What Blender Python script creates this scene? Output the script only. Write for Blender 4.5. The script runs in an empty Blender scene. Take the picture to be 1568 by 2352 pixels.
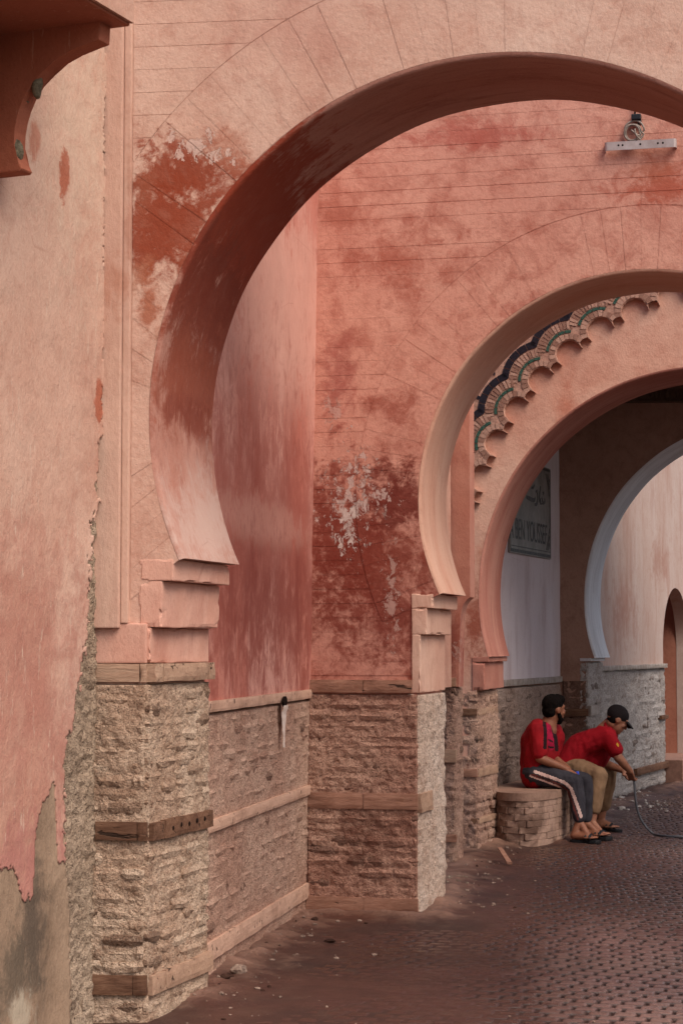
import bpy, bmesh, math, random
from mathutils import Vector, Matrix, noise
random.seed(11)
R = math.radians
scn = bpy.context.scene
COL = scn.collection

# ------------------------------------------------------------------ camera, sky, sun, exposure
FPX = 70/24*1568            # focal length in units of a 1568-wide picture
PITCH = math.atan(304/FPX)
EYE = 1.65
cam = bpy.data.objects.new('camera', bpy.data.cameras.new('camera'))
COL.objects.link(cam)
cam.location = (0, 0, EYE)
cam.rotation_euler = (math.pi/2+PITCH, 0, 0)
cam.data.lens = 70; cam.data.sensor_fit = 'HORIZONTAL'; cam.data.sensor_width = 24
cam.data.clip_end = 2000
scn.camera = cam

SUN_EL, SUN_AZ = 50, 140     # azimuth clockwise from +Y
world = bpy.data.worlds.new('World'); scn.world = world; world.use_nodes = True
wn = world.node_tree
sky = wn.nodes.new('ShaderNodeTexSky'); sky.sky_type = 'NISHITA'; sky.sun_disc = False
sky.sun_elevation = R(SUN_EL); sky.sun_rotation = R(SUN_AZ)
sky.air_density = 1.0; sky.dust_density = 4.0; sky.ozone_density = 1.0
wn.links.new(sky.outputs[0], wn.nodes['Background'].inputs[0])
wn.nodes['Background'].inputs[1].default_value = 0.09
sun = bpy.data.objects.new('sun', bpy.data.lights.new('sun', 'SUN')); COL.objects.link(sun)
sun.data.energy = 1.5; sun.data.angle = R(42); sun.data.color = (1, .93, .84)
sd = Vector((math.sin(R(SUN_AZ))*math.cos(R(SUN_EL)), math.cos(R(SUN_AZ))*math.cos(R(SUN_EL)), math.sin(R(SUN_EL))))
sun.rotation_euler = sd.to_track_quat('Z', 'Y').to_euler()
sun.location = sd*30
scn.view_settings.view_transform = 'Standard'; scn.view_settings.look = 'None'
scn.view_settings.gamma = 1; scn.view_settings.use_curve_mapping = False
scn.view_settings.exposure = 0.8
try:
    scn.cycles.max_bounces = 6; scn.cycles.diffuse_bounces = 4
except Exception: pass

# ------------------------------------------------------------------ pixel helpers (directions only)
def ray(x, y):
    r = (x-784)/FPX; u = -(y-1176)/FPX
    return Vector((r, math.cos(PITCH)-u*math.sin(PITCH), math.sin(PITCH)+u*math.cos(PITCH)))
def proj(p):
    z = p[2]-EYE; fw = p[1]*math.cos(PITCH)+z*math.sin(PITCH); up = -p[1]*math.sin(PITCH)+z*math.cos(PITCH)
    return 784+FPX*p[0]/fw, 1176-FPX*up/fw
def ground(x, y, z=0.0):
    d = ray(x, y); t = (z-EYE)/d.z
    return Vector((d.x*t, d.y*t, z))
def at(x, y, Y):
    d = ray(x, y); t = Y/d.y
    return Vector((d.x*t, Y, EYE+d.z*t))
class Wall:
    """vertical plane: P origin, u along it, n out of its face"""
    def __init__(s, P, u, n, lean=0.0):
        s.P = Vector(P[:2]); s.u = Vector(u).normalized(); s.n = Vector(n).normalized(); s.lean = lean
    def pt(s, a, z, o=0.0):
        o += s.lean*(z-1.4)
        q = s.P+s.u*a+s.n*o
        return Vector((q.x, q.y, z))
    def hit(s, x, y, o=0.0):
        d = ray(x, y); d2 = Vector((d.x, d.y)); P = s.P+s.n*o
        t = P.dot(s.n)/d2.dot(s.n)
        return (d2*t-P).dot(s.u), EYE+d.z*t
    def s(s, x, y): return s.hit(x, y)[0]
    def z(s, x, y): return s.hit(x, y)[1]
def front(P, deg):
    a = R(deg); return Wall(P, (math.cos(a), -math.sin(a)), (-math.sin(a), -math.cos(a)))
def side(P, deg, lean=0.0):
    a = R(deg); return Wall(P, (math.sin(a), math.cos(a)), (math.cos(a), -math.sin(a)), lean)

# ------------------------------------------------------------------ object helpers
def tag(o, label=None, cat=None, group=None, kind=None):
    if label: o['label'] = label
    if cat: o['category'] = cat
    if group: o['group'] = group
    if kind: o['kind'] = kind
    return o
def adopt(o, parent):
    if parent:
        o.parent = parent
        o.matrix_parent_inverse = Matrix.Translation(-parent.location) if parent.type == 'EMPTY' else Matrix.Identity(4)
    return o
def thing(name, label, cat, loc, group=None):
    o = bpy.data.objects.new(name, None); COL.objects.link(o)
    o.location = loc; o.empty_display_size = .2
    return tag(o, label, cat, group)
def link(name, me, mat, parent=None, smooth=False):
    o = bpy.data.objects.new(name, me); COL.objects.link(o)
    if mat and not me.materials: me.materials.append(mat)
    if smooth:
        me.polygons.foreach_set('use_smooth', [True]*len(me.polygons))
    return adopt(o, parent)
def pyd(name, vs, fs, mat, parent=None, smooth=False, uvs=None, fix=True):
    me = bpy.data.meshes.new(name); me.from_pydata([tuple(v) for v in vs], [], fs)
    if uvs:
        uv = me.uv_layers.new(name='uv')
        for l in me.loops: uv.data[l.index].uv = uvs[l.vertex_index]
    if fix:
        bm = bmesh.new(); bm.from_mesh(me); bmesh.ops.recalc_face_normals(bm, faces=bm.faces); bm.to_mesh(me); bm.free()
    me.update()
    return link(name, me, mat, parent, smooth)
def bmo(name, bm, mat, parent=None, smooth=False):
    bmesh.ops.recalc_face_normals(bm, faces=bm.faces)
    me = bpy.data.meshes.new(name); bm.to_mesh(me); bm.free()
    return link(name, me, mat, parent, smooth)
def bm_prism(bm, loop, vec):
    a = [bm.verts.new(p) for p in loop]; b = [bm.verts.new(Vector(p)+vec) for p in loop]
    n = len(a)
    bm.faces.new(a); bm.faces.new(b[::-1])
    for i in range(n): bm.faces.new((a[i], b[i], b[(i+1) % n], a[(i+1) % n]))
    return a+b
def prism(name, loop, vec, mat, parent=None, bevel=0.0, smooth=False):
    bm = bmesh.new(); bm_prism(bm, loop, Vector(vec))
    if bevel: bmesh.ops.bevel(bm, geom=bm.edges[:], offset=bevel, segments=2, affect='EDGES', profile=.6)
    return bmo(name, bm, mat, parent, smooth)
def rect(w, s0, s1, z0, z1, o=0.0):
    return [w.pt(s0, z0, o), w.pt(s1, z0, o), w.pt(s1, z1, o), w.pt(s0, z1, o)]
def V3(v2, z=0.0): return Vector((v2[0], v2[1], z))
def wbox(name, w, s0, s1, z0, z1, o0, o1, mat, parent=None, bevel=0.0):
    return prism(name, rect(w, s0, s1, z0, z1, o0), V3(w.n)*(o1-o0), mat, parent, bevel)
def rough_box(name, w, s0, s1, z0, z1, o0, o1, mat, parent, amp=.004, seg=.05, seed=0):
    """a box along a wall with slightly uneven faces and worn edges (timber, stone)"""
    bm = bmesh.new()
    ns = max(2, int((s1-s0)/seg)); nz = 3; no = 2
    bmesh.ops.create_cube(bm, size=1)
    bmesh.ops.subdivide_edges(bm, edges=[e for e in bm.edges if abs((e.verts[0].co-e.verts[1].co).x) > .5], cuts=ns, use_grid_fill=True)
    bmesh.ops.subdivide_edges(bm, edges=[e for e in bm.edges if abs((e.verts[0].co-e.verts[1].co).z) > .5], cuts=nz, use_grid_fill=True)
    for v in bm.verts:
        c = v.co; a = s0+(c.x+.5)*(s1-s0); z = z0+(c.z+.5)*(z1-z0); o = o0+(c.y+.5)*(o1-o0)
        k = Vector((a*6+seed*3.7, z*25, o*20+seed))
        d = noise.noise_vector(k)*amp
        corner = (abs(c.z) > .49)+(abs(c.y) > .49)+(abs(c.x) > .49)
        if corner >= 2: o -= (o1-o0)*.03+amp*.5*abs(noise.noise(k*2.3))*2
        v.co = w.pt(a+d.x, z+d.y*.7, o+d.z)
    return bmo(name, bm, mat, parent)
def lathe(bm, prof, n=12, M=Matrix.Identity(4)):
    rings = []
    for r, z in prof:
        rings.append([bm.verts.new(M @ Vector((r*math.cos(2*math.pi*i/n), r*math.sin(2*math.pi*i/n), z))) for i in range(n)])
    for a, b in zip(rings, rings[1:]):
        for i in range(n): bm.faces.new((a[i], a[(i+1) % n], b[(i+1) % n], b[i]))
    bm.faces.new(rings[0][::-1]); bm.faces.new(rings[-1])
def tube(bm, pts, r, n=8):
    pts = [Vector(p) for p in pts]; rings = []
    ref = Vector((.13, .27, .95))
    for i, p in enumerate(pts):
        t = (pts[min(i+1, len(pts)-1)]-pts[max(i-1, 0)]).normalized()
        a = t.cross(ref); a = a.normalized() if a.length > .05 else t.cross(Vector((1, 0, 0))).normalized()
        b = t.cross(a); rr = r(i/(len(pts)-1)) if callable(r) else r
        rings.append([bm.verts.new(p+a*rr*math.cos(2*math.pi*k/n)+b*rr*math.sin(2*math.pi*k/n)) for k in range(n)])
    for A, B in zip(rings, rings[1:]):
        for k in range(n): bm.faces.new((A[k], A[(k+1) % n], B[(k+1) % n], B[k]))
    bm.faces.new(rings[0][::-1]); bm.faces.new(rings[-1])
def spline(pts, n=12):
    pts = [Vector(p) for p in pts]; out = []
    P = [pts[0]*2-pts[1]]+pts+[pts[-1]*2-pts[-2]]
    for i in range(1, len(P)-2):
        for k in range(n):
            t = k/n; a, b, c, d = P[i-1], P[i], P[i+1], P[i+2]
            out.append(.5*((2*b)+(c-a)*t+(2*a-5*b+4*c-d)*t*t+(3*b-a-3*c+d)*t**3))
    out.append(pts[-1]); return out
def fbm(p, oct=4, lac=2.1, gain=.5):
    a, s, f = 1, 0, 1
    for _ in range(oct):
        s += a*noise.noise(p*f); f *= lac; a *= gain
    return s

# ------------------------------------------------------------------ materials
def lin(h):
    h = h.lstrip('#'); c = [int(h[i:i+2], 16)/255 for i in (0, 2, 4)]
    return tuple((x/12.92 if x <= .04045 else ((x+.055)/1.055)**2.4) for x in c)+(1,)
class Mat:
    def __init__(s, name, rough=.85, spec=.3):
        s.m = bpy.data.materials.new(name); s.m.use_nodes = True; s.t = s.m.node_tree
        s.b = s.t.nodes['Principled BSDF']
        s.b.inputs['Roughness'].default_value = rough
        s.b.inputs['Specular IOR Level'].default_value = spec
        s._p = None
    def node(s, typ, **kw):
        n = s.t.nodes.new(typ)
        for k, v in kw.items(): setattr(n, k, v)
        return n
    def put(s, sock, v):
        if hasattr(v, 'is_linked') or hasattr(v, 'links'): s.t.links.new(v, sock)
        else: sock.default_value = v
    def pos(s, rot=0.0, scale=(1, 1, 1)):
        if s._p is None: s._p = s.node('ShaderNodeNewGeometry').outputs['Position']
        if rot == 0 and scale == (1, 1, 1): return s._p
        n = s.node('ShaderNodeMapping'); s.put(n.inputs['Vector'], s._p)
        n.inputs['Rotation'].default_value = (0, 0, rot); n.inputs['Scale'].default_value = scale
        return n.outputs[0]
    def uv(s, scale=(1, 1, 1)):
        n = s.node('ShaderNodeMapping'); s.put(n.inputs['Vector'], s.node('ShaderNodeTexCoord').outputs['UV'])
        n.inputs['Scale'].default_value = scale; return n.outputs[0]
    def noise(s, vec, scale, detail=5, rough=.6, dist=0.0):
        n = s.node('ShaderNodeTexNoise'); s.put(n.inputs['Vector'], vec)
        n.inputs['Scale'].default_value = scale; n.inputs['Detail'].default_value = detail
        n.inputs['Roughness'].default_value = rough; n.inputs['Distortion'].default_value = dist
        return n.outputs['Fac']
    def voro(s, vec, scale, feature='F1', rnd=1.0):
        n = s.node('ShaderNodeTexVoronoi', feature=feature); s.put(n.inputs['Vector'], vec)
        n.inputs['Scale'].default_value = scale; n.inputs['Randomness'].default_value = rnd
        return n.outputs['Distance']
    def rng(s, v, a, b, c=0.0, d=1.0, smooth=False):
        n = s.node('ShaderNodeMapRange'); n.interpolation_type = 'SMOOTHSTEP' if smooth else 'LINEAR'
        s.put(n.inputs['Value'], v)
        for k, x in (('From Min', a), ('From Max', b), ('To Min', c), ('To Max', d)): n.inputs[k].default_value = x
        return n.outputs[0]
    def mth(s, op, a, b=0.0, clamp=False):
        n = s.node('ShaderNodeMath', operation=op, use_clamp=clamp); s.put(n.inputs[0], a); s.put(n.inputs[1], b)
        return n.outputs[0]
    def mix(s, f, A, B, blend='MIX'):
        n = s.node('ShaderNodeMix', data_type='RGBA', blend_type=blend)
        s.put(n.inputs[0], f)
        s.put(n.inputs[6], lin(A) if isinstance(A, str) else A); s.put(n.inputs[7], lin(B) if isinstance(B, str) else B)
        return n.outputs[2]
    def vmul(s, op, a, b):
        n = s.node('ShaderNodeVectorMath', operation=op); s.put(n.inputs[0], a); s.put(n.inputs[1], b); return n.outputs
    def blob(s, c, rx, rz, jit, soft=.5, tilt=0.0):
        """a stain with a noisy outline: centre, half width, half height"""
        v = s.vmul('SUBTRACT', s.pos(), (c[0], c[1], c[2]))[0]
        if tilt:
            n = s.node('ShaderNodeMapping'); s.put(n.inputs['Vector'], v); n.inputs['Rotation'].default_value = (0, tilt, 0); v = n.outputs[0]
        v = s.vmul('MULTIPLY', v, (1/rx, 0, 1/rz))[0]
        d = s.vmul('LENGTH', v, (0, 0, 0))[1]
        k = s.mth('ADD', s.mth('SUBTRACT', 1.0, d), jit)
        return s.rng(k, 0, soft, smooth=True)
    def color(s, c): s.put(s.b.inputs['Base Color'], lin(c) if isinstance(c, str) else c); return s
    def bump(s, h, dist=.004, strength=1.0):
        n = s.node('ShaderNodeBump'); n.inputs['Distance'].default_value = dist; n.inputs['Strength'].default_value = strength
        s.put(n.inputs['Height'], h); s.put(s.b.inputs['Normal'], n.outputs[0]); return s

def plaster(name, light, mid, dark, rot=0.0, stains=(), scratch=None, amt=.8, streak=1.0, peel=(), bump=1.0, uv=None, big=.8, rough=.85, tone=(1, 1, 1), mott=0.0):
    """painted lime plaster: cloudy colour, damp stains and shade patches (c,rx,rz,colour,strength,soft), peeled flakes"""
    m = Mat(name, rough)
    T_ = lambda h: tuple(min(.9, a*b) for a, b in zip(lin(h)[:3], tone))+(1,)
    light, mid, dark = T_(light), T_(mid), T_(dark)
    stains = [(a, b, c_, T_(d), e, g_) for a, b, c_, d, e, g_ in stains]; peel = [(a, b, c_, T_(d)) for a, b, c_, d in peel]
    p = m.uv(uv) if uv else m.pos(rot, (1, 1, 1/streak))
    n1 = m.noise(p, big, 3, .6, .3); n2 = m.noise(p, 3.8, 6, .7, .5); n3 = m.noise(p, 30, 4, .7)
    n4 = m.noise(m.pos(rot), 7.5, 6, .72, .6)
    c = m.mix(m.rng(n1, .38, .62), mid, light)
    c = m.mix(m.mth('MULTIPLY', m.rng(n2, .5, .74), amt), c, dark)
    if mott: c = m.mix(m.mth('MULTIPLY', m.rng(n4, .5, .68), mott), c, dark)
    c = m.mix(m.rng(n3, .42, .75, 0, .3), c, light)
    n5 = m.noise(m.pos(rot, (1, 1, .6)), 85, 3, .8)
    c = m.mix(m.rng(n5, .54, .68, 0, .32), c, dark); c = m.mix(m.rng(n5, .44, .32, 0, .35), c, light)
    jit = m.mth('ADD', m.mth('MULTIPLY', m.mth('SUBTRACT', n4, .5), 2.0), m.mth('MULTIPLY', m.mth('SUBTRACT', n2, .5), 1.3))
    jit = m.mth('ADD', jit, m.mth('MULTIPLY', m.mth('SUBTRACT', n3, .5), 1.1))
    for (cc, rx, rz, col, st, soft) in stains:
        c = m.mix(m.mth('MULTIPLY', m.blob(cc, rx, rz, jit, soft), st), c, col)
    if stains:   # uneven strength inside the stains
        c = m.mix(m.rng(n4, .5, .72, 0, .18), c, mid)
    h = m.mth('ADD', m.mth('MULTIPLY', m.noise(m.pos(), 5, 2, .5), 2.2), m.mth('ADD', n3, m.mth('MULTIPLY', n5, .6)))
    sharp = m.noise(m.pos(rot, (1, 1, .7)), 20, 5, .78, .4)
    for (cc, rx, rz, col) in peel:
        j = m.mth('MULTIPLY', m.mth('SUBTRACT', sharp, .57), 8.0)
        b = m.mth('MULTIPLY', m.blob(cc, rx, rz, j, .12), .85)
        c = m.mix(b, c, col); h = m.mth('SUBTRACT', h, m.mth('MULTIPLY', b, .6))
    if scratch:
        q = m.pos(rot, (1, 1, .12)); sc = m.rng(m.noise(q, 40, 4, .78), .61, .67)
        c = m.mix(m.mth('MULTIPLY', sc, .55), c, scratch); h = m.mth('SUBTRACT', h, m.mth('MULTIPLY', sc, .12))
    # hairline cracks
    cr = m.rng(m.voro(m.pos(), 1.7, 'DISTANCE_TO_EDGE'), 0, .004, 1, 0)
    gate = m.rng(m.noise(m.pos(), 1.3, 2, .5), .56, .62)
    cr = m.mth('MULTIPLY', cr, gate)
    c = m.mix(m.mth('MULTIPLY', cr, .35), c, dark)
    m.color(c); m.bump(h, .0035*bump)
    return m.m
def masonry_mat(name, a, b, d, extra=None, pink=0.0):
    m = Mat(name, .95, .15); p = m.pos()
    n1 = m.noise(p, 1.6, 3, .6); n2 = m.noise(p, 9, 5, .72); n3 = m.noise(p, 55, 4, .75); n4 = m.noise(p, 120, 3, .7)
    sc_ = m.node('ShaderNodeSeparateColor'); m.put(sc_.inputs[0], m.node('ShaderNodeObjectInfo').outputs['Color']); rnd = sc_.outputs[0]
    c = m.mix(m.rng(n1, .38, .62), a, b)
    c = m.mix(m.rng(n2, .48, .72, 0, .75), c, d)
    c = m.mix(m.rng(rnd, .0, .3, .8, 0), c, d); c = m.mix(m.rng(rnd, .12, .04, 0, .55), c, '#66544a'); c = m.mix(m.rng(rnd, .65, 1, 0, .75), c, b)
    c = m.mix(m.rng(n3, .5, .66, 0, .7), c, d); c = m.mix(m.rng(n3, .44, .34, 0, .5), c, b)
    pits = m.rng(n4, .57, .65, 0, .85); c = m.mix(pits, c, '#2c1c14')
    if extra:
        for (cc, rx, rz, col, st, soft) in extra:
            j = m.mth('MULTIPLY', m.mth('SUBTRACT', n2, .5), 3.0)
            c = m.mix(m.mth('MULTIPLY', m.blob(cc, rx, rz, j, soft), st), c, col)
    h = m.mth('ADD', m.mth('MULTIPLY', n2, 1.5), m.mth('ADD', m.mth('MULTIPLY', n3, 1.1), m.mth('MULTIPLY', n4, .45)))
    m.color(c); m.bump(h, .02); return m.m
def wood_mat(name, a, b, d, rot):
    m = Mat(name, .8, .2); p = m.pos(rot, (.12, 1, 1)); q = m.pos(rot, (.5, 1, 1))
    g = m.noise(p, 55, 6, .7, .8); w = m.noise(q, 6, 5, .6)
    c = m.mix(m.rng(g, .35, .65), a, b); c = m.mix(m.rng(w, .48, .7, 0, .7), c, d)
    cr = m.rng(m.noise(p, 24, 4, .6), .64, .68); c = m.mix(m.mth('MULTIPLY', cr, .85), c, '#21150f')
    m.color(c); m.bump(m.mth('SUBTRACT', g, m.mth('MULTIPLY', cr, 1.5)), .005); return m.m
def plain(name, col, rough=.6, spec=.4, var=None, vscale=20, metal=0.0, bump=0.0):
    m = Mat(name, rough, spec); n = m.noise(m.pos(), vscale, 5, .65)
    m.color(m.mix(m.rng(n, .35, .65), col, var) if var else col)
    m.b.inputs['Metallic'].default_value = metal
    if bump: m.bump(n, bump)
    return m.m

# ------------------------------------------------------------------ the planes of the place
AX = 15.9                                                     # the passage runs 15.9 degrees right of the view
axis = Vector((math.sin(R(AX)), math.cos(R(AX))))
F1 = Vector((-.875, 8.834)); W1 = front(F1, 7.0);  E1 = Vector((.213, .703)); A1c = None
C2 = Vector((-.211, 12.334)); W2 = front(C2, 13.0); E2 = Vector((.188, .685))
F3 = Vector((1.095, 15.999)); W3 = front(F3, 12.0); E3 = Vector((.225, .86))
C4 = Vector((2.134, 19.475)); W4 = front(C4, 3.0);  E4 = Vector((.25, .87))
def fit(w, pts):
    q = [w.hit(*p) for p in pts]
    import numpy as np
    q = np.array(q); A = np.c_[2*q, np.ones(len(q))]; s = np.linalg.lstsq(A, (q**2).sum(1), rcond=None)[0]
    return s[0], s[1], math.sqrt(s[2]+s[0]**2+s[1]**2)
ARC1 = fit(W1, [(426, 622), (472, 527), (539, 429), (617, 351), (697, 286), (787, 226), (932, 168), (1042, 142), (1198, 132), (1363, 145), (1484, 183), (1568, 216), (359, 962), (360, 1068), (374, 1148), (396, 1228), (414, 1281)])
ARC2 = fit(W2, [(1009, 1361), (982, 1268), (968, 1148), (982, 1028), (1017, 922), (1067, 837), (1152, 753), (1213, 697), (1333, 647), (1484, 626), (1568, 629)])
ARC3 = fit(W3, [(1127, 1509), (1107, 1439), (1102, 1354), (1112, 1263), (1147, 1148), (1208, 1058), (1283, 972), (1383, 902), (1484, 862), (1568, 849)])
ARC4 = fit(W4, [(1363, 1512), (1351, 1414), (1351, 1339), (1366, 1248), (1403, 1158), (1458, 1088), (1568, 1015)])

# ------------------------------------------------------------------ material library
def wp(w, x, y): s, z = w.hit(x, y); return w.pt(s, z)
RED = '#8c351d'; RED2 = '#9c492c'
m_w1 = plaster('plaster_front_arch', '#d7a695', '#c98f7d', '#b0715f', R(7), amt=.75, mott=.45, tone=(.98, 1.2, 1.2), stains=[
    (wp(W1, 372, 500), .25, .42, RED, .97, .6), (wp(W1, 440, 395), .31, .2, RED, .95, .65), (wp(W1, 345, 690), .07, .22, RED2, .8, .7),
    (wp(W1, 520, 340), .16, .13, '#a8583f', .55, .8), (wp(W1, 330, 430), .08, .2, '#9a523d', .5, .8), (wp(W1, 280, 650), .12, .12, '#b3735d', .7, .8),
    (wp(W1, 660, 60), .5, .35, '#b87667', .5, 1.0)],
    peel=[(wp(W1, 440, 330), .13, .05, '#d0a093'), (wp(W1, 500, 355), .08, .06, '#d0a093')])
m_w2 = plaster('plaster_second_arch', '#cc8674', '#c27867', '#9c4b3b', R(13), amt=.9, mott=.6, tone=(1.06, 1.34, 1.36), stains=[
    (wp(W2, 850, 1330), .62, .85, '#7b2a1c', .95, .9), (wp(W2, 900, 1140), .32, .26, '#6a2016', .95, .7), (wp(W2, 770, 1220), .3, .6, '#7a2a1d', .9, .8),
    (wp(W2, 930, 600), .42, .3, '#9a4534', .75, 1.1), (wp(W2, 780, 860), .15, .35, '#93423a', .7, 1.0), (wp(W2, 1530, 430), .45, .14, '#a2402a', .8, .9),
    (wp(W2, 1080, 310), .55, .12, '#a3463a', .7, .9), (wp(W2, 1200, 720), .2, .25, '#9a4638', .6, 1.0), (wp(W2, 780, 480), .2, .25, '#a0503f', .6, 1.0),
    (wp(W2, 900, 930), .25, .15, '#8d3a2b', .7, .9), (wp(W2, 1490, 390), .2, .12, '#a04a32', .6, .9), (wp(W2, 880, 1440), .4, .3, '#7a2f24', .7, .9)],
    peel=[(wp(W2, 800, 1140), .16, .28, '#c79a90'), (wp(W2, 850, 1130), .13, .12, '#c79a90'), (wp(W2, 800, 1210), .08, .16, '#d0aaa0'), (wp(W2, 900, 1350), .05, .3, '#b58074'), (wp(W2, 765, 950), .06, .12, '#bb8276')])
m_w3 = plaster('plaster_third_arch', '#cb8e7a', '#c07b67', '#a35543', R(12), amt=.55, mott=.25, tone=(1.12, 1.45, 1.5), stains=[(wp(W3, 1300, 950), .12, .35, '#a8492f', .5, 1.0), (wp(W3, 1090, 1430), .12, .5, '#8d3c2a', .9, .9), (wp(W3, 1110, 1300), .1, .3, '#a3553f', .6, 1.0)])
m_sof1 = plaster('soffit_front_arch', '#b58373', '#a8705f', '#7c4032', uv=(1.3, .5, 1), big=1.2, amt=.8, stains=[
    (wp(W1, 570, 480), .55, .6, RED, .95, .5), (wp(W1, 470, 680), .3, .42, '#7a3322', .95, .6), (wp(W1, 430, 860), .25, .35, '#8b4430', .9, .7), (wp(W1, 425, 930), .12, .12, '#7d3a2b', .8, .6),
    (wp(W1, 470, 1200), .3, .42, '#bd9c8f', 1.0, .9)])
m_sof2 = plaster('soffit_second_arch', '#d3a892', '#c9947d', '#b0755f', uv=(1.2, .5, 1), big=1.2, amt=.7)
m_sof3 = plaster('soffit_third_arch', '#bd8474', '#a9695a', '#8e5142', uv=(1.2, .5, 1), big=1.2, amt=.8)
m_sof4 = plaster('soffit_far_arch', '#dcdce0', '#c9c8cb', '#a6a1a2', uv=(1.0, .4, 1), big=2, amt=.8)
REC = side(Vector((-.70, 9.5)), 10.2, lean=.015)
m_rec = plaster('plaster_side_bay', '#d09384', '#b96a5a', '#8d4136', R(-10), streak=3.2, amt=1.0, big=1.3, mott=.3, tone=(1.02, 1.12, 1.12), stains=[
    (wp(REC, 640, 700), .5, .75, '#d39a8a', .8, .5), (wp(REC, 620, 1250), 2.2, 1.25, '#96463a', .62, .8), (wp(REC, 600, 1200), .3, .16, '#c58878', .7, .6), (wp(REC, 690, 1400), .7, .6, '#7b3026', .6, 1)])  # lower reds: streaked plaster, with the bay's deep shade put into the colour
FJ = side(W1.pt(W1.s(241, 1000), 0, .075)[:2], 22.7)
FST = [(wp(FJ, 60, 1650), .7, 1.0, '#a86a5c', .75, 1.2), (wp(FJ, 190, 300), .25, 1.1, '#d3b7a2', .55, 1.2), (wp(FJ, 148, 400), .022, .13, '#a5553c', .9, .4), (wp(FJ, 228, 930), .015, .12, '#a5553c', .9, .4), (wp(FJ, 80, 330), .02, .1, '#b0674f', .7, .5), (wp(FJ, 30, 2000), .5, .3, '#a86660', .6, 1.0)]
m_fac = plaster('plaster_left_house', '#cfa592', '#bd8874', '#a86e5c', R(-22), amt=.8, streak=2.0, scratch='#cdb29f', bump=1.7, tone=(.93, 1.0, 1.0), mott=.35, stains=FST)
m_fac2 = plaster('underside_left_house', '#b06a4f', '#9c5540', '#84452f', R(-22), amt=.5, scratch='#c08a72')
m_cem = plaster('bare_cement', '#a8907b', '#927965', '#6a5646', R(-22), amt=.9, mott=.5, streak=2.5, bump=2.0, tone=(1.0, .98, .95), stains=[(wp(FJ, 70, 2150), .06, .35, '#4a4038', .8, .8), (wp(FJ, 30, 2250), .08, .3, '#5a4e42', .8, .8), (wp(FJ, 45, 2330), .05, .12, '#b5a693', .8, .6)])
m_rub1 = masonry_mat('mud_brick_front_pier', '#c2a189', '#d8bda5', '#8c6a54')
m_core = masonry_mat('exposed_rubble', '#b09781', '#c2aa94', '#766150')
m_rub2 = masonry_mat('mud_brick_side_bay', '#c69c87', '#d8b39d', '#9f7562')
m_rub3 = masonry_mat('mud_brick_second_pier', '#bb8b77', '#cfa48e', '#86594a', extra=[(wp(W2, 850, 1900), .25, .4, '#7c4f40', .6, 1.0)])
m_jmb2 = masonry_mat('pale_render_second_jamb', '#dcc0ac', '#e4cdbc', '#b5917d')
m_rub4 = masonry_mat('mud_brick_third_pier', '#bb9482', '#cba793', '#8a6857')
m_rub5 = masonry_mat('mud_brick_passage', '#a58b7d', '#b79f92', '#7b6357')
m_rub6 = masonry_mat('limewashed_far_rubble', '#b3a8a2', '#c3bab5', '#8d7b71')
m_wd1 = wood_mat('weathered_brown_timber', '#7d5c48', '#5e3f2e', '#43291e', R(-16))
m_wd2 = wood_mat('pale_dusty_timber', '#d0aa93', '#c29a84', '#a37d69', R(-10))
m_wd3 = wood_mat('dusty_pink_timber', '#a87d69', '#916652', '#644234', R(13))
m_wd4 = wood_mat('pale_front_timber', '#b3937c', '#a07d67', '#7d5d4b', R(7))
m_pas = plaster('plaster_passage', '#d0c3c6', '#c2b2b3', '#a08484', R(-19), streak=4, amt=.7)
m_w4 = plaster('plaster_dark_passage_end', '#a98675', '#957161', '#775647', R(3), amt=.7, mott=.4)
m_far = plaster('plaster_far_court', '#dcc6bb', '#d2b3a4', '#b77f6c', R(-18), streak=4, amt=.7, stains=[])
m_nic = plaster('plaster_red_niche', '#a9705c', '#975d4b', '#7c4638', 0, amt=.6)
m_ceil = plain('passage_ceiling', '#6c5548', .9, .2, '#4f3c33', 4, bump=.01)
m_top = plain('wall_top', '#b08575', .9, .2, '#9a6d5c', 3, bump=.01)
m_hole_shade = plain('painted_hole_shade', '#1c120e', .95, .1)  # near-black colour standing in for the shade inside holes

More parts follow.
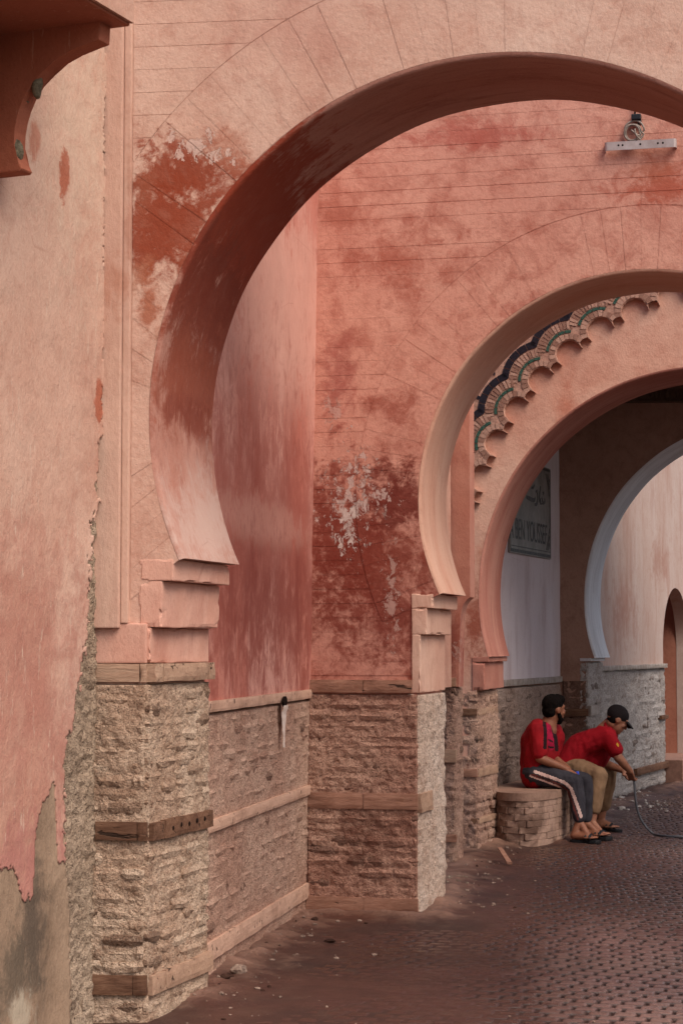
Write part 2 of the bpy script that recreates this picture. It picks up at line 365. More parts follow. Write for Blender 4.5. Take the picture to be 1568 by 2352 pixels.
# ------------------------------------------------------------------ arched walls
def arch_profile(arc, zf, n=110):
    cs, cz, r = arc
    a0 = math.asin((zf-cz)/r)                   # negative: the foot lies below the centre
    th0 = math.pi-a0; th1 = a0
    return [(cs+r*math.cos(th0+(th1-th0)*i/n), cz+r*math.sin(th0+(th1-th0)*i/n), th0+(th1-th0)*i/n) for i in range(n+1)], th0, th1
def arch_core(name, w, E, arc, zf, sJ, s0, s1, zt, mat, parent, o=0.0, radd=.0):
    """the body of an arched wall: front, back, top, jambs; sJ is where the left pier's inner side stands"""
    cs, cz, r = arc; r2 = r+radd; sJr = 2*cs-sJ
    a0 = math.asin((zf-cz)/r2); th0 = math.pi-a0; th1 = a0
    ths = [th0+(th1-th0)*i/90 for i in range(91)]
    for (cx_, cz_) in ((s0, zt), (s1, zt)): ths.append(math.atan2(cz_-cz, cx_-cs))
    ths = sorted(ths, reverse=True)
    inn, out = [], []
    for th in ths:
        c, s = math.cos(th), math.sin(th)
        inn.append((cs+r2*c, cz+r2*s))
        t = min([x for x in ((s0-cs)/c if c < -1e-6 else 1e9, (s1-cs)/c if c > 1e-6 else 1e9, (zt-cz)/s if s > 1e-6 else 1e9)])
        out.append((cs+t*c, max(cz+t*s, zf)))
    out[0] = (s0, zf); out[-1] = (s1, zf)
    vs, fs = [], []
    e3 = V3(E)
    def add(sz, back): vs.append(w.pt(sz[0], sz[1], o)+(e3 if back else Vector())); return len(vs)-1
    for back in (0, 1):
        I = [add(p, back) for p in inn]; O = [add(p, back) for p in out]
        for k in range(len(I)-1): fs.append((I[k], O[k], O[k+1], I[k+1]))
        for (a, b) in ((s0, sJ), (sJr, s1)):
            q = [add(p, back) for p in ((a, 0-.1), (b, -.1), (b, zf), (a, zf))]; fs.append(tuple(q))
    def quad(p, q): a = [add(p, 0), add(q, 0), add(q, 1), add(p, 1)]; fs.append(tuple(a))
    for k in range(len(inn)-1): quad(inn[k], inn[k+1])
    quad((s0, zt), (s1, zt)); quad((sJ, -.1), (sJ, zf)); quad((sJr, -.1), (sJr, zf)); quad(inn[0], (sJ, zf)); quad(inn[-1], (sJr, zf))
    quad((s0, -.1), (s0, zt)); quad((s1, -.1), (s1, zt))
    bm = bmesh.new(); me = bpy.data.meshes.new(name); me.from_pydata([tuple(v) for v in vs], [], fs); bm.from_mesh(me)
    bmesh.ops.remove_doubles(bm, verts=bm.verts, dist=1e-4)
    bpy.data.meshes.remove(me)
    return bmo(name, bm, mat, parent)
def arch_soffit(name, w, E, arc, zf, mat, parent, lip=.02, o=0.0, uneven=.004):
    """the smooth curved underside with a worn, rounded front arris"""
    prof, th0, th1 = arch_profile(arc, zf, 150)
    cs, cz, r = arc; e = V3(E); L = E.length
    rows = [(lip, 0.0), (lip*.45, lip*.12), (lip*.12, lip*.45), (0, lip)]+[(0, lip+(L-lip)*k/6) for k in range(1, 7)]
    vs, uv, fs = [], [], []
    for (s, z, th) in prof:
        for (dr, d) in rows:
            k = dr-.004+uneven*noise.noise(Vector((th*5, d*4, 3.1)))
            vs.append(w.pt(cs+(r+k)*math.cos(th), cz+(r+k)*math.sin(th), o)+e*(d/L)); uv.append((d*2, th*r))
    n = len(rows)
    for i in range(len(prof)-1):
        for j in range(n-1): fs.append((i*n+j, i*n+j+1, (i+1)*n+j+1, (i+1)*n+j))
    return pyd(name, vs, fs, mat, parent, True, uv)
def voussoirs(w, arc, th0, th1, n, ri, ro, mat, parent, depth=.016, gap=.0035, smin=None, zmin=None, zmax=99, name='voussoir'):
    cs, cz, r = arc; gp = [gap*random.choice((.0, .35, .5, .7, .9)) for _ in range(n+1)]
    for i in range(n):
        a, b = th0+(th1-th0)*i/n, th0+(th1-th0)*(i+1)/n
        def pts(rad):
            g1, g2 = gp[i]/2/rad, gp[i+1]/2/rad; sg = 1 if b < a else -1; A, B = a-g1*sg, b+g2*sg
            return [(cs+rad*math.cos(A+(B-A)*k/3), cz+rad*math.sin(A+(B-A)*k/3)) for k in range(4)]
        rr = ro(.5*(a+b)) if callable(ro) else ro
        loop = pts(ri)+pts(rr)[::-1]
        if smin is not None: loop = [(max(s, smin), z) for s, z in loop]
        if zmin is not None: loop = [(s, max(z, zmin)) for s, z in loop]
        loop = [(s, min(z, zmax)) for s, z in loop]
        q = []
        for p in loop:
            if not q or (abs(p[0]-q[-1][0])+abs(p[1]-q[-1][1])) > .002: q.append(p)
        if len(q) < 4: continue
        area = .5*sum(q[k][0]*q[(k+1) % len(q)][1]-q[(k+1) % len(q)][0]*q[k][1] for k in range(len(q)))
        if abs(area) < .0015: continue
        j = random.uniform(-.0004, .0004)
        prism(name, [w.pt(s, z, j) for s, z in q], V3(w.n)*-(depth+j), mat, parent)
def courses(w, arc, ro, s0, s1, z0, z1, h, mat, parent, depth=.016, gap=.0035, name='plaster_course', left_only=False):
    cs, cz, r = arc; z = z0
    while z < z1-.01:
        gq = gap*random.choice((.2, .4, .6, .9)); a, b = z+gq/2, min(z+h, z1)-gq/2
        j = random.uniform(-.0004, .0004)
        def edge(zz, sg):
            d = ro*ro-(zz-cz)**2
            return cs+sg*math.sqrt(d) if d > 0 else cs
        if a < cz+ro:
            zs = [a+(b-a)*k/9 for k in range(10)] if b > cz+ro-.2 else [a+(b-a)*k/2 for k in range(3)]
            for sg in ((-1,) if left_only else (-1, 1)):
                E = [(edge(q, sg)+sg*gap, q) for q in zs]
                if sg < 0:
                    E = [(max(e, s0+.001), q) for e, q in E]
                    if max(e for e, q in E) < s0+.03: continue
                    loop = [(s0, a)]+E+[(s0, b)]
                else:
                    E = [(min(e, s1-.001), q) for e, q in E]
                    if min(e for e, q in E) > s1-.03: continue
                    loop = [(s1, a)]+E+[(s1, b)]
                q = []
                for p in loop:
                    if not q or (abs(p[0]-q[-1][0])+abs(p[1]-q[-1][1])) > .002: q.append(p)
                prism(name, [w.pt(s, zz, j) for s, zz in q], V3(w.n)*-(depth+j), mat, parent)
        else:
            prism(name, rect(w, s0, s1, a, b, j), V3(w.n)*-(depth+j), mat, parent)
        z += h

# ------------------------------------------------------------------ eroded brickwork
BRICKS = []
def make_bricks():
    rng = random.Random(5)
    for k in range(14):
        bm = bmesh.new(); bmesh.ops.create_cube(bm, size=1)
        bmesh.ops.subdivide_edges(bm, edges=[e for e in bm.edges if abs((e.verts[0].co-e.verts[1].co).x) > .5], cuts=3, use_grid_fill=True)
        bmesh.ops.subdivide_edges(bm, edges=[e for e in bm.edges if abs((e.verts[0].co-e.verts[1].co).z) > .5], cuts=1, use_grid_fill=True)
        off = Vector((rng.uniform(0, 90), rng.uniform(0, 90), rng.uniform(0, 90)))
        for v in bm.verts:
            c = v.co; e = (abs(c.x) > .49)+(abs(c.z) > .49)
            n = noise.noise_vector(Vector((c.x*2.2, c.y, c.z*1.6))*1.0+off)
            if c.y < 0: c.y += .10*e+.22*abs(n.y)         # front face eroded, edges most
            c.x += .07*n.x-.04*math.copysign(e > 1, c.x); c.z += .17*n.z-.07*math.copysign(e > 1, c.z)
        me = bpy.data.meshes.new('brick'); bmesh.ops.recalc_face_normals(bm, faces=bm.faces); bm.to_mesh(me); bm.free()
        BRICKS.append(me)
make_bricks()
NEAT = []
for k in range(8):
    bm = bmesh.new(); bmesh.ops.create_cube(bm, size=1); bmesh.ops.bevel(bm, geom=bm.edges[:], offset=.06, segments=1, affect='EDGES')
    off = Vector((k*7.1, 3, 1))
    for v in bm.verts: v.co += noise.noise_vector(v.co*1.5+off)*.035
    me = bpy.data.meshes.new('brick'); bm.to_mesh(me); bm.free(); NEAT.append(me)
MATBRICK = {}
def brick_mesh(mat):
    if mat.name not in MATBRICK:
        L = []
        for me in (NEAT if mat.name.startswith('limewashed_bench') else BRICKS):
            c = me.copy(); c.materials.append(mat); L.append(c)
        MATBRICK[mat.name] = L
    return random.choice(MATBRICK[mat.name])
def masonry(w, s0, s1, z0, z1, parent, mat, row=.062, length=(.13, .26), skip=(), res=.011, amp=.013, out=.010, proud=(-.002, .012), name='rubble_face', bulge=0.0, prob=.92, seed=0.0, max_s=None, edge=0.0):
    """a rough mortar face with eroded bricks standing out of it; bricks are objects of their own under the face"""
    ns = max(4, int((s1-s0)/res)); nz = max(4, int((z1-z0)/res))
    vs, fs = [], []
    for j in range(nz+1):
        z = z0+(z1-z0)*j/nz
        ej = edge*(noise.noise(Vector((seed, z*7, 1)))+.5*noise.noise(Vector((seed, z*23, 5))))
        for i in range(ns+1):
            s = s0+(s1-s0)*i/ns
            q = Vector((s+seed*13.1, z, seed))
            o = out-.004+amp*(fbm(q*7, 2)*.6+fbm(q*26, 3, gain=.65)*.75)+bulge*noise.noise(Vector((s*1.7+seed, z*1.7, 0)))
            f = (z/row) % 1.0; o -= .006*max(0, 1-abs(f-.0)*7)*(.5+noise.noise(q*9))
            if i in (0, ns) or j in (0, nz): o -= .07
            vs.append(w.pt(s+(ej if s > .5*(s0+s1) else 0), z, o))
    for j in range(nz):
        for i in range(ns):
            a = j*(ns+1)+i; fs.append((a, a+1, a+ns+2, a+ns+1))
    face = pyd(name, vs, fs, mat, parent, True, fix=False)
    face.color = (.5, .5, .5, 1)
    ang = math.atan2(w.u.y, w.u.x)
    z = z0+.004
    while z < z1-.03:
        h = row*random.uniform(.86, 1.1); zc = z+h/2; s = s0-random.uniform(0, .1)
        while s < s1-.02:
            L = random.uniform(*length); a, b = max(s, s0+.004), min(s+L, s1-.004)
            s += L+.012
            if b-a < .035 or zc+h/2 > z1: continue
            if any(k0-.03 < zc < k1+.03 for k0, k1 in skip): continue
            if random.random() > prob: continue
            D = .07; pr = out+random.uniform(*proud)
            br = bpy.data.objects.new('brick', brick_mesh(mat)); COL.objects.link(br)
            br.scale = (b-a, D, h*.86); br.rotation_euler = (random.uniform(-.03, .03), random.uniform(-.04, .04), ang+random.uniform(-.02, .02))
            k_ = random.random(); br.color = (k_, k_, k_, 1)
            # local -y is the outer face
            nloc = Vector((math.sin(ang), -math.cos(ang)))
            if nloc.dot(w.n) < 0: br.rotation_euler.z += math.pi
            br.location = w.pt(.5*(a+b), zc+random.uniform(-.004, .004), pr-D/2)
            adopt(br, face)
        z += h+.004
    return face

# ================================================================== ground
PAV_ROT = R(-14.1)
def pav_uv(x, y):   # street frame: a across, b along
    return x*math.cos(R(14.1))-y*math.sin(R(14.1)), x*math.sin(R(14.1))+y*math.cos(R(14.1))
def pav_xy(a, b): return a*math.cos(R(14.1))+b*math.sin(R(14.1)), -a*math.sin(R(14.1))+b*math.cos(R(14.1))
LEFT = [(-.9, 0), (-.72, 9.4), (-.21, 12.33), (.55, 12.1), (.75, 13.4), (.9, 15), (1.1, 16.0), (1.3, 16.5), (1.95, 17), (2.2, 18.0), (2.4, 19.4), (3.0, 21), (4.2, 24)]
def left_x(y):
    for (x0, y0), (x1, y1) in zip(LEFT, LEFT[1:]):
        if y0 <= y <= y1: return x0+(x1-x0)*(y-y0)/(y1-y0 or 1)
    return LEFT[-1][0]
def left_dist(x, y):
    best = 9
    for (x0, y0), (x1, y1) in zip(LEFT[1:], LEFT[2:]):
        dx, dy = x1-x0, y1-y0; t = max(0, min(1, ((x-x0)*dx+(y-y0)*dy)/(dx*dx+dy*dy)))
        best = min(best, math.hypot(x-x0-t*dx, y-y0-t*dy))
    return best
def dirt_h(x, y):
    """height of the earth that lies over the paving: a bank along the walls, a smear in the joints, bare to the right"""
    d = left_dist(x, y); n = fbm(Vector((x*1.3, y*1.3, 7)), 4); n2 = fbm(Vector((x*6, y*6, 2)), 4)
    bank = .028*math.exp(-(d/.17)**2)+.010*math.exp(-(d/.42)**2)
    wet = max(0, min(1, (x-.55-.10*(y-9.2)+.35*n)/.5))            # the swept strip to the right
    near = -.0025+.005*n+.0030*n2
    bare = -.0135+.003*n2
    h = near*(1-wet)+bare*wet
    if y > 13: h += .002+.004*max(0, n)
    return h+bank*(1+.6*n+.35*n2)+.010*max(0, n2)*math.exp(-(d/.5)**2)
m = Mat('earth_and_mud', .6, .4); p = m.pos()
n1 = m.noise(p, 1.2, 5, .6); n2 = m.noise(p, 6, 8, .7); n3 = m.noise(p, 55, 6, .75)
c = m.mix(m.rng(n1, .4, .62), '#54332a', '#3f271f'); c = m.mix(m.rng(n2, .5, .7, 0, .7), c, '#5d4437'); c = m.mix(m.rng(n3, .55, .72, 0, .5), c, '#2a1a16')

sx = m.node('ShaderNodeSeparateXYZ'); m.put(sx.inputs[0], p)
dry = m.rng(m.mth('ADD', sx.outputs[2], m.mth('ADD', m.mth('MULTIPLY', m.mth('SUBTRACT', n2, .5), .06), m.mth('MULTIPLY', m.mth('SUBTRACT', n3, .5), .04))), .012, .06)
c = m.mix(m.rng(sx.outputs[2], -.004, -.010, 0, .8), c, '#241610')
c = m.mix(m.mth('MULTIPLY', dry, .75), c, '#a27c69')
m.color(c); m.put(m.b.inputs['Roughness'], m.mth('MAXIMUM', m.rng(n1, .35, .6, .30, .62), dry))
m.bump(m.mth('ADD', n3, n2), .012); m_dirt = m.m
m = Mat('clay_pavers', .5, .45); p = m.pos()
n1 = m.noise(p, .8, 4, .6, .4); n2 = m.noise(p, 5, 7, .7); n3 = m.noise(p, 70, 5, .7)
rnd = m.node('ShaderNodeObjectInfo').outputs['Random']; isl = m.node('ShaderNodeNewGeometry').outputs['Random Per Island']
tone = m.mth('FRACT', m.mth('ADD', rnd, isl))
c = m.mix(m.rng(n1, .42, .6), '#69504a', '#6a4844'); c = m.mix(m.rng(tone, 0, 1, 0, .45), c, '#7c6054')
ol = m.rng(m.noise(m.pos(R(14), (.25, 1, 1)), 1.1, 3, .5), .5, .6); c = m.mix(m.mth('MULTIPLY', ol, .55), c, '#5c4d40')
c = m.mix(m.rng(n2, .5, .7, 0, .65), c, '#523630'); c = m.mix(m.rng(n3, .55, .7, 0, .5), c, '#38241f')
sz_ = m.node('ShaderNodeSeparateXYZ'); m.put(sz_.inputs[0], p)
gc = ground(1530, 2290); v_ = m.vmul('MULTIPLY', m.vmul('SUBTRACT', p, (gc.x, gc.y, 0))[0], (1/.62, 1/2.6, 0))[0]
clean = m.rng(m.mth('ADD', m.mth('SUBTRACT', 1.0, m.vmul('LENGTH', v_, (0, 0, 0))[1]), m.mth('MULTIPLY', m.mth('SUBTRACT', n2, .5), 1.6)), -.1, .7)
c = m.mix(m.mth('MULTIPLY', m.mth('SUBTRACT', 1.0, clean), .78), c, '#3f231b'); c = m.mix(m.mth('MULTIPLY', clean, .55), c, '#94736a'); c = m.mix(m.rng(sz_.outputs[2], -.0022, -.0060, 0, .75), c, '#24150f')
m.color(c); m.put(m.b.inputs['Roughness'], m.mth('ADD', m.rng(n1, .38, .6, .16, .42), m.rng(n2, .4, .7, -.05, .2)))
m.bump(m.mth('ADD', n3, n2), .004); m_pav = m.m

g = pyd('ground', [(-300, -300, -.06), (300, -300, -.06), (300, 300, -.06), (-300, 300, -.06)], [(0, 1, 2, 3)], m_dirt); tag(g, kind='structure')
def grid_sheet(name, xs, ys, fz, mat):
    vs = [(x, y, fz(x, y)) for y in ys for x in xs]; n = len(xs)
    fs = [(j*n+i, j*n+i+1, (j+1)*n+i+1, (j+1)*n+i) for j in range(len(ys)-1) for i in range(n-1)]
    return pyd(name, vs, fs, mat, None, True, fix=False)
def frange(a, b, st): return [a+(b-a)*i/max(1, round((b-a)/st)) for i in range(max(1, round((b-a)/st))+1)]
xs = frange(-1.6, 2.6, .022); ys = frange(8.2, 13.6, .03)
o = grid_sheet('earth', xs, ys, dirt_h, m_dirt); tag(o, 'brown trodden earth banked against the wall foot and smeared over the paving', kind='structure')
o = grid_sheet('earth', frange(-1.6, 7, .06), frange(13.6, 27, .06), dirt_h, m_dirt); tag(o, 'damp earth over the paving further into the passage', kind='structure')
PL, PW, PG = .1130, .0975, .011
root = bpy.data.objects.new('street_paving', None); COL.objects.link(root); tag(root, 'small reddish clay pavers laid in rows across the street', kind='structure')
def paver_geo(L, Wd, seed):
    r = random.Random(seed); a, b = L/2-PG/2, Wd/2-PG/2; q = .017; vs, fs = [], []
    n = 12
    for (ia, z) in ((0, -.05), (0, -.011), (.35*q, -.0035), (q, .0)):
        for k in range(n):
            t = 2*math.pi*(k+.5)/n; cx_, cy_ = math.cos(t), math.sin(t); s = max(abs(cx_), abs(cy_))
            rr = (abs(cx_)**18+abs(cy_)**18)**(-1/18)
            vs.append(((a-ia)*rr*cx_*(1+r.uniform(-.02, .02)), (b-ia)*rr*cy_*(1+r.uniform(-.02, .02)), z+r.uniform(-.0006, .0006)))
    for lv in range(3):
        for k in range(n): fs.append((lv*n+k, lv*n+(k+1) % n, (lv+1)*n+(k+1) % n, (lv+1)*n+k))
    fs.append(tuple(range(3*n, 4*n)))
    return vs, fs
PV = []
for k in range(10):
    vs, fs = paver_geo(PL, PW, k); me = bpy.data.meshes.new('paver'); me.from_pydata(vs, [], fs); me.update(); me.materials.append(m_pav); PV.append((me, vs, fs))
cells = []
a_lo, a_hi = -8, 6
for j in range(int(6.5/PW), int(28/PW)):
    b = j*PW; sh = ((j*.37+random.uniform(-.16, .16)) % 1)*PL
    for i in range(int(a_lo/PL), int(a_hi/PL)):
        a = i*PL+sh; x, y = pav_xy(a, b)
        if y < 8.3 or y > 27: continue
        if x < left_x(y)+.06 or x > 2.2+.42*(y-8.3): continue
        cells.append((x, y))
vis = [q for q in cells if 0 < proj((q[0], q[1], 0))[0] < 1568 and 0 < proj((q[0], q[1], 0))[1] < 2352 and dirt_h(*q) < .003]
vis.sort(key=lambda q: q[1]); single = set(vis[:300])
VS, FS = [], []
for (x, y) in cells:
    if (x, y) not in single and dirt_h(x, y) > .012: continue
    rz = PAV_ROT+random.uniform(-.025, .025); z = random.uniform(-.0014, .0016)
    me, vs, fs = random.choice(PV)
    x2, y2 = x+random.uniform(-.002, .002), y+random.uniform(-.002, .002)
    if (x, y) in single:
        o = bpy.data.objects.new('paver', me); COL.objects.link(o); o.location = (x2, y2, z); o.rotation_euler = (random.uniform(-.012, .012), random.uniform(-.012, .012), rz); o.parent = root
    else:
        n0 = len(VS); ca, sa = math.cos(rz), math.sin(rz)
        VS += [(x2+ca*v[0]-sa*v[1], y2+sa*v[0]+ca*v[1], z+v[2]) for v in vs]; FS += [tuple(n0+i for i in f_) for f_ in fs]
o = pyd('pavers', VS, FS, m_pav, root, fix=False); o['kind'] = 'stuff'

# ================================================================== front arch wall
s0 = W1.s(150, 1000); zf1 = W1.z(414, 1283); sJ1 = W1.s(333, 1600); H1 = 5.3; cs1, cz1, r1 = ARC1
T1 = thing('arch_wall', 'tall salmon plaster horseshoe arch nearest the viewer, with a dark red damp stain', 'arch', W1.pt(0, 0))
arch_core('wall_body', W1, E1, ARC1, zf1, sJ1, s0, 2*cs1-s0, H1, m_w1, T1, o=-.003, radd=.012)
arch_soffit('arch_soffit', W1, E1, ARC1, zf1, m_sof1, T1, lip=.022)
RO1 = 2.02
th0 = math.pi-math.asin((zf1-cz1)/r1); th1 = math.asin((zf1-cz1)/r1)
sPil = W1.s(303, 700)
voussoirs(W1, ARC1, th0, th1, 56, r1+.02, lambda t: RO1 if t < R(138) else RO1, m_w1, T1, smin=sPil+.002, zmin=1.735, gap=.0028)
courses(W1, ARC1, RO1+.004, sPil, 2*cs1-sPil, 3.30, H1, .1045, m_w1, T1, gap=.0028)
m_frame = plaster('plaster_framing_strip', '#d0a08c', '#c49180', '#ab7461', R(7), amt=.8, streak=4, big=1.2, tone=(.98, 1.12, 1.12), stains=[(wp(W1, 270, 650), .12, .2, '#b0705a', .7, .9), (wp(W1, 300, 470), .03, .5, '#9c5a44', .5, .9)])
# framing strip of the arch panel and its thin bead
z0 = W1.z(260, 1443)
for sa, sb, o1, nm in ((W1.s(215, 900), W1.s(283, 900), .055, 'framing_strip'), (W1.s(283.6, 900), W1.s(300.5, 900), .030, 'framing_bead')):
    prism(nm, rect(W1, sa, sb, z0 if nm[8:] == 'strip' else W1.z(290, 1432), H1-.01, -.01), V3(W1.n)*(o1+.01), m_frame, T1, bevel=.006)
# stepped impost: three blocks stepping back below the arch foot, then the plastered pier head
e3 = V3(E1)
def impost(w, sa, sb, za, zb, E, mat, T, name='impost_step', pr=.004, bevel=.006, ext=.0):
    bm = bmesh.new(); bm_prism(bm, rect(w, sa, sb, za, zb, pr), V3(E)*(1+ext))
    bmesh.ops.subdivide_edges(bm, edges=bm.edges[:], cuts=9, use_grid_fill=True)
    sharp_ = [e for e in bm.edges if len(e.link_faces) == 2 and e.link_faces[0].normal.angle(e.link_faces[1].normal, 0) > .8]
    bm.normal_update(); sharp_ = [e for e in bm.edges if len(e.link_faces) == 2 and e.link_faces[0].normal.angle(e.link_faces[1].normal, 0) > .8]
    ev = {v for e in sharp_ for v in e.verts}; cen = sum((v.co for v in bm.verts), Vector())/len(bm.verts)
    for v in bm.verts:
        q = noise.noise_vector(v.co*9)*.0035
        if v in ev:
            k = noise.noise(v.co*17+Vector((4, 4, 4))); q += (cen-v.co).normalized()*max(0, k-.12)*.03
        v.co += q
    bmesh.ops.bevel(bm, geom=sharp_, offset=bevel, segments=2, affect='EDGES', profile=.6)
    return bmo(name, bm, mat, T)
m_imp1 = plaster('plaster_front_impost', '#cf9f8c', '#c18975', '#a36353', R(-16), amt=.6, streak=2.5, big=2)
zs1 = W1.z(397, 1334); zs2 = W1.z(372, 1441); zs3 = W1.z(347, 1524)
impost(W1, sJ1-.03, W1.s(397, 1320), zs1, zf1-.002, E1, m_imp1, T1)
impost(W1, sJ1-.03, W1.s(372, 1400), zs2, zs1-.001, E1, m_imp1, T1, pr=.002)
impost(W1, sJ1-.03, W1.s(346, 1480), zs3, zs2-.001, E1, m_imp1, T1, name='pier_head', pr=.006)
wbox('pier_head_block', W1, s0, W1.s(339, 1480), zs3, W1.z(300, 1432), -.02, .022, m_imp1, T1, .008)
J1 = side(W1.pt(sJ1, 0)[:2], math.degrees(math.atan2(E1.x, E1.y)))       # inner side of the pier
L1 = E1.length
zt1 = W1.z(330, 1567)
for sa, sb in ((s0+.04, W1.s(322, 1550)), (W1.s(325, 1550), W1.s(338, 1550))):
    rough_box('timber', W1, sa, sb, zt1, zs3-.002, -.03, .026, m_wd4, T1, seed=sa)
for sa, sb in ((.0, .10), (.104, L1*.9), (L1*.905, L1+.015)):
    rough_box('timber', J1, sa, sb, zt1, zs3-.002, -.03, .052, m_wd4, T1, seed=sa+5)

zm0, zm1 = W1.z(325, 1930), W1.z(325, 1888); zl0, zl1 = W1.z(325, 2285), W1.z(325, 2240)
fA = masonry(W1, s0, W1.s(330, 1800)+.012, -.02, zt1-.005, T1, m_rub1, skip=((zm0, zm1), (zl0, zl1)), seed=1.3, row=.056, length=(.10, .24), amp=.010, bulge=.012, name='pier_face', out=.024, res=.009)
fB = masonry(J1, -.012, L1+.01, -.02, zt1-.005, T1, m_rub1, skip=((zm0, zm1), (zl0, zl1)), seed=2.9, row=.056, length=(.12, .28), amp=.010, bulge=.012, name='pier_face', out=.028, edge=.012, res=.009)
rough_box('timber', W1, W1.s(222, 1900), W1.s(318, 1900), zm0, zm1, -.03, .036, m_wd1, T1, seed=3)
rough_box('timber', W1, W1.s(318, 1900)+.003, W1.s(331, 1900)+.018, zm0, zm1, -.03, .035, m_wd1, T1, seed=4)
t1 = rough_box('timber', J1, .004, .135, zm0-.004, zm1-.008, -.03, .046, m_wd1, T1, seed=5)
t2 = rough_box('timber', J1, .138, L1+.012, zm0-.004, zm1-.004, -.03, .049, m_wd1, T1, seed=6)
rng = random.Random(3)
for k in range(5):     # old nail holes, raised near-black dots painting their shade
    s_ = .22+k*.10; bm = bmesh.new()
    q = J1.pt(s_, .5*(zm0+zm1)+rng.uniform(-.012, .012), .0505)
    lathe(bm, [(.009, -.004), (.012, .0), (.005, .004)], 9, Matrix.Translation(q) @ V3(J1.n).to_track_quat('Z', 'Y').to_matrix().to_4x4())
    bmo('nail_hole', bm, m_hole_shade, t2)
rough_box('timber', W1, W1.s(215, 2250), W1.s(308, 2250), zl0, zl1, -.03, .037, m_wd1, T1, seed=7)
rough_box('timber', W1, W1.s(308, 2250)+.003, W1.s(331, 2250)+.016, zl0, zl1, -.03, .036, m_wd1, T1, seed=8)
rough_box('timber', J1, .004, .16, zl0-.004, zl1-.006, -.03, .046, m_wd4, T1, seed=9)
rough_box('timber', J1, .163, L1+.012, zl0-.004, zl1-.004, -.03, .048, m_wd4, T1, seed=10)

# ================================================================== side bay wall between the first two arches
B1 = W1.pt(sJ1, 0)+V3(E1); LB = 2.95
T2 = thing('side_wall', 'streaked red plaster bay wall over pale bricks, between the two nearest arches', 'wall', REC.pt(1, 0))
zb = REC.z(590, 1598)
def sheet_wall(name, w, a, b, z0, z1, mat, T, st=.06, amp=.006, thick=.3):
    ss, zz = frange(a, b, st), frange(z0, z1, st); n = len(ss)
    vs = [w.pt(s_, z_, amp*fbm(Vector((s_*2, z_*2, 4)), 3)) for z_ in zz for s_ in ss]
    fs = [(j*n+i, j*n+i+1, (j+1)*n+i+1, (j+1)*n+i) for j in range(len(zz)-1) for i in range(n-1)]
    return pyd(name, vs, fs, mat, T, True, fix=False)
sheet_wall('plaster', REC, -.25, LB, zb, 5.3, m_rec, T2)
wbox('wall_core', REC, -.25, LB+.25, -.1, 5.25, -.42, -.05, m_top, T2)
def zrow(w, x, ya, yb): return w.z(x, yb), w.z(x, ya)
rt = [zrow(REC, 590, 1598, 1621), (REC.z(590, 1872), REC.z(590, 1847)), (REC.z(590, 2142), REC.z(590, 2102))]
for k, (za, zc) in enumerate(rt):
    cuts = [(-.2, .62), (.623, 1.52), (1.523, LB-.02)] if k != 1 else [(-.2, .85), (.853, LB-.02)]
    for i, (a, b) in enumerate(cuts): rough_box('timber', REC, a, b, za, zc, -.04, .020-.003*i, m_wd2, T2, seed=20+k*5+i, amp=.003)
masonry(REC, -.2, LB, -.02, rt[0][0]-.004, T2, m_rub2, skip=((rt[1][0], rt[1][1]), (rt[2][0], rt[2][1])), seed=5.1, row=.058, length=(.15, .28), amp=.006, out=.002, proud=(-.004, .010), name='brick_face', res=.014)
# a broken-out hole, its shade a near-black patch, with white lime below
sh, zh = REC.hit(643, 1612)
bm = bmesh.new()
q = [REC.pt(sh+.05*math.cos(t)*(1+.3*noise.noise(Vector((t*2, 1, 1)))), zh+.032*math.sin(t), .034) for t in [k*math.pi/5 for k in range(10)]]
bm_prism(bm, q, V3(REC.n)*-.012); bmo('hole', bm, m_hole_shade, T2)
m_lime = plain('lime_run', '#e2d3c8', .9, .2, '#cdb3a3', 30, bump=.004)
vs = []; zz = [zh-.02-.02*k for k in range(13)]
for k, z_ in enumerate(zz):
    wd = .055*math.exp(-((k-2)/5.0)**2)+.012
    vs += [REC.pt(sh-wd+.02*noise.noise(Vector((k*.6, 3, 1))), z_, .026 if k > 1 else .036), REC.pt(sh, z_, .034 if k > 1 else .040), REC.pt(sh+wd+.02*noise.noise(Vector((k*.7, 8, 1))), z_, .026 if k > 1 else .036)]
pyd('lime_run', vs, [(3*k+i, 3*k+i+1, 3*k+i+4, 3*k+i+3) for k in range(12) for i in (0, 1)], m_lime, T2, True)

# ================================================================== second arch wall
zf2 = W2.z(1009, 1363); sJ2 = W2.s(957, 1700); H2 = 5.7; cs2, cz2, r2 = ARC2
T3 = thing('arch_wall', 'second horseshoe arch, rose plaster with scored blocks and flaking dark red stains', 'arch', W2.pt(.3, 0))
arch_core('wall_body', W2, E2, ARC2, zf2, sJ2, -.3, 2*cs2+.3, H2, m_w2, T3, o=-.003, radd=.012)
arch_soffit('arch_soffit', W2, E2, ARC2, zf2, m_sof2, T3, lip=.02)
th0 = math.pi-math.asin((zf2-cz2)/r2); th1 = math.asin((zf2-cz2)/r2)
RO2 = 1.76; zc2 = W2.z(850, 1552)
voussoirs(W2, ARC2, th0, th1, 58, r2+.018, RO2, m_w2, T3, zmin=zc2, gap=.0036)
def lower_rows():
    z = zc2
    while z < zf2-.03:
        prism('plaster_course', rect(W2, .0, min(sJ2, cs2-math.sqrt(max(0, RO2**2-(z+.04-cz2)**2))-.004) if z+.04 > 1.2 else sJ2, z+.002, min(z+.086, zf2), .0), V3(W2.n)*-.016, m_w2, T3)
        z += .088
def course_lo(z0, z1, h):
    courses(W2, ARC2, RO2+.004, .0, 2*cs2, z0, z1, h, m_w2, T3, gap=.0036)
course_lo(zc2, H2, .0885)
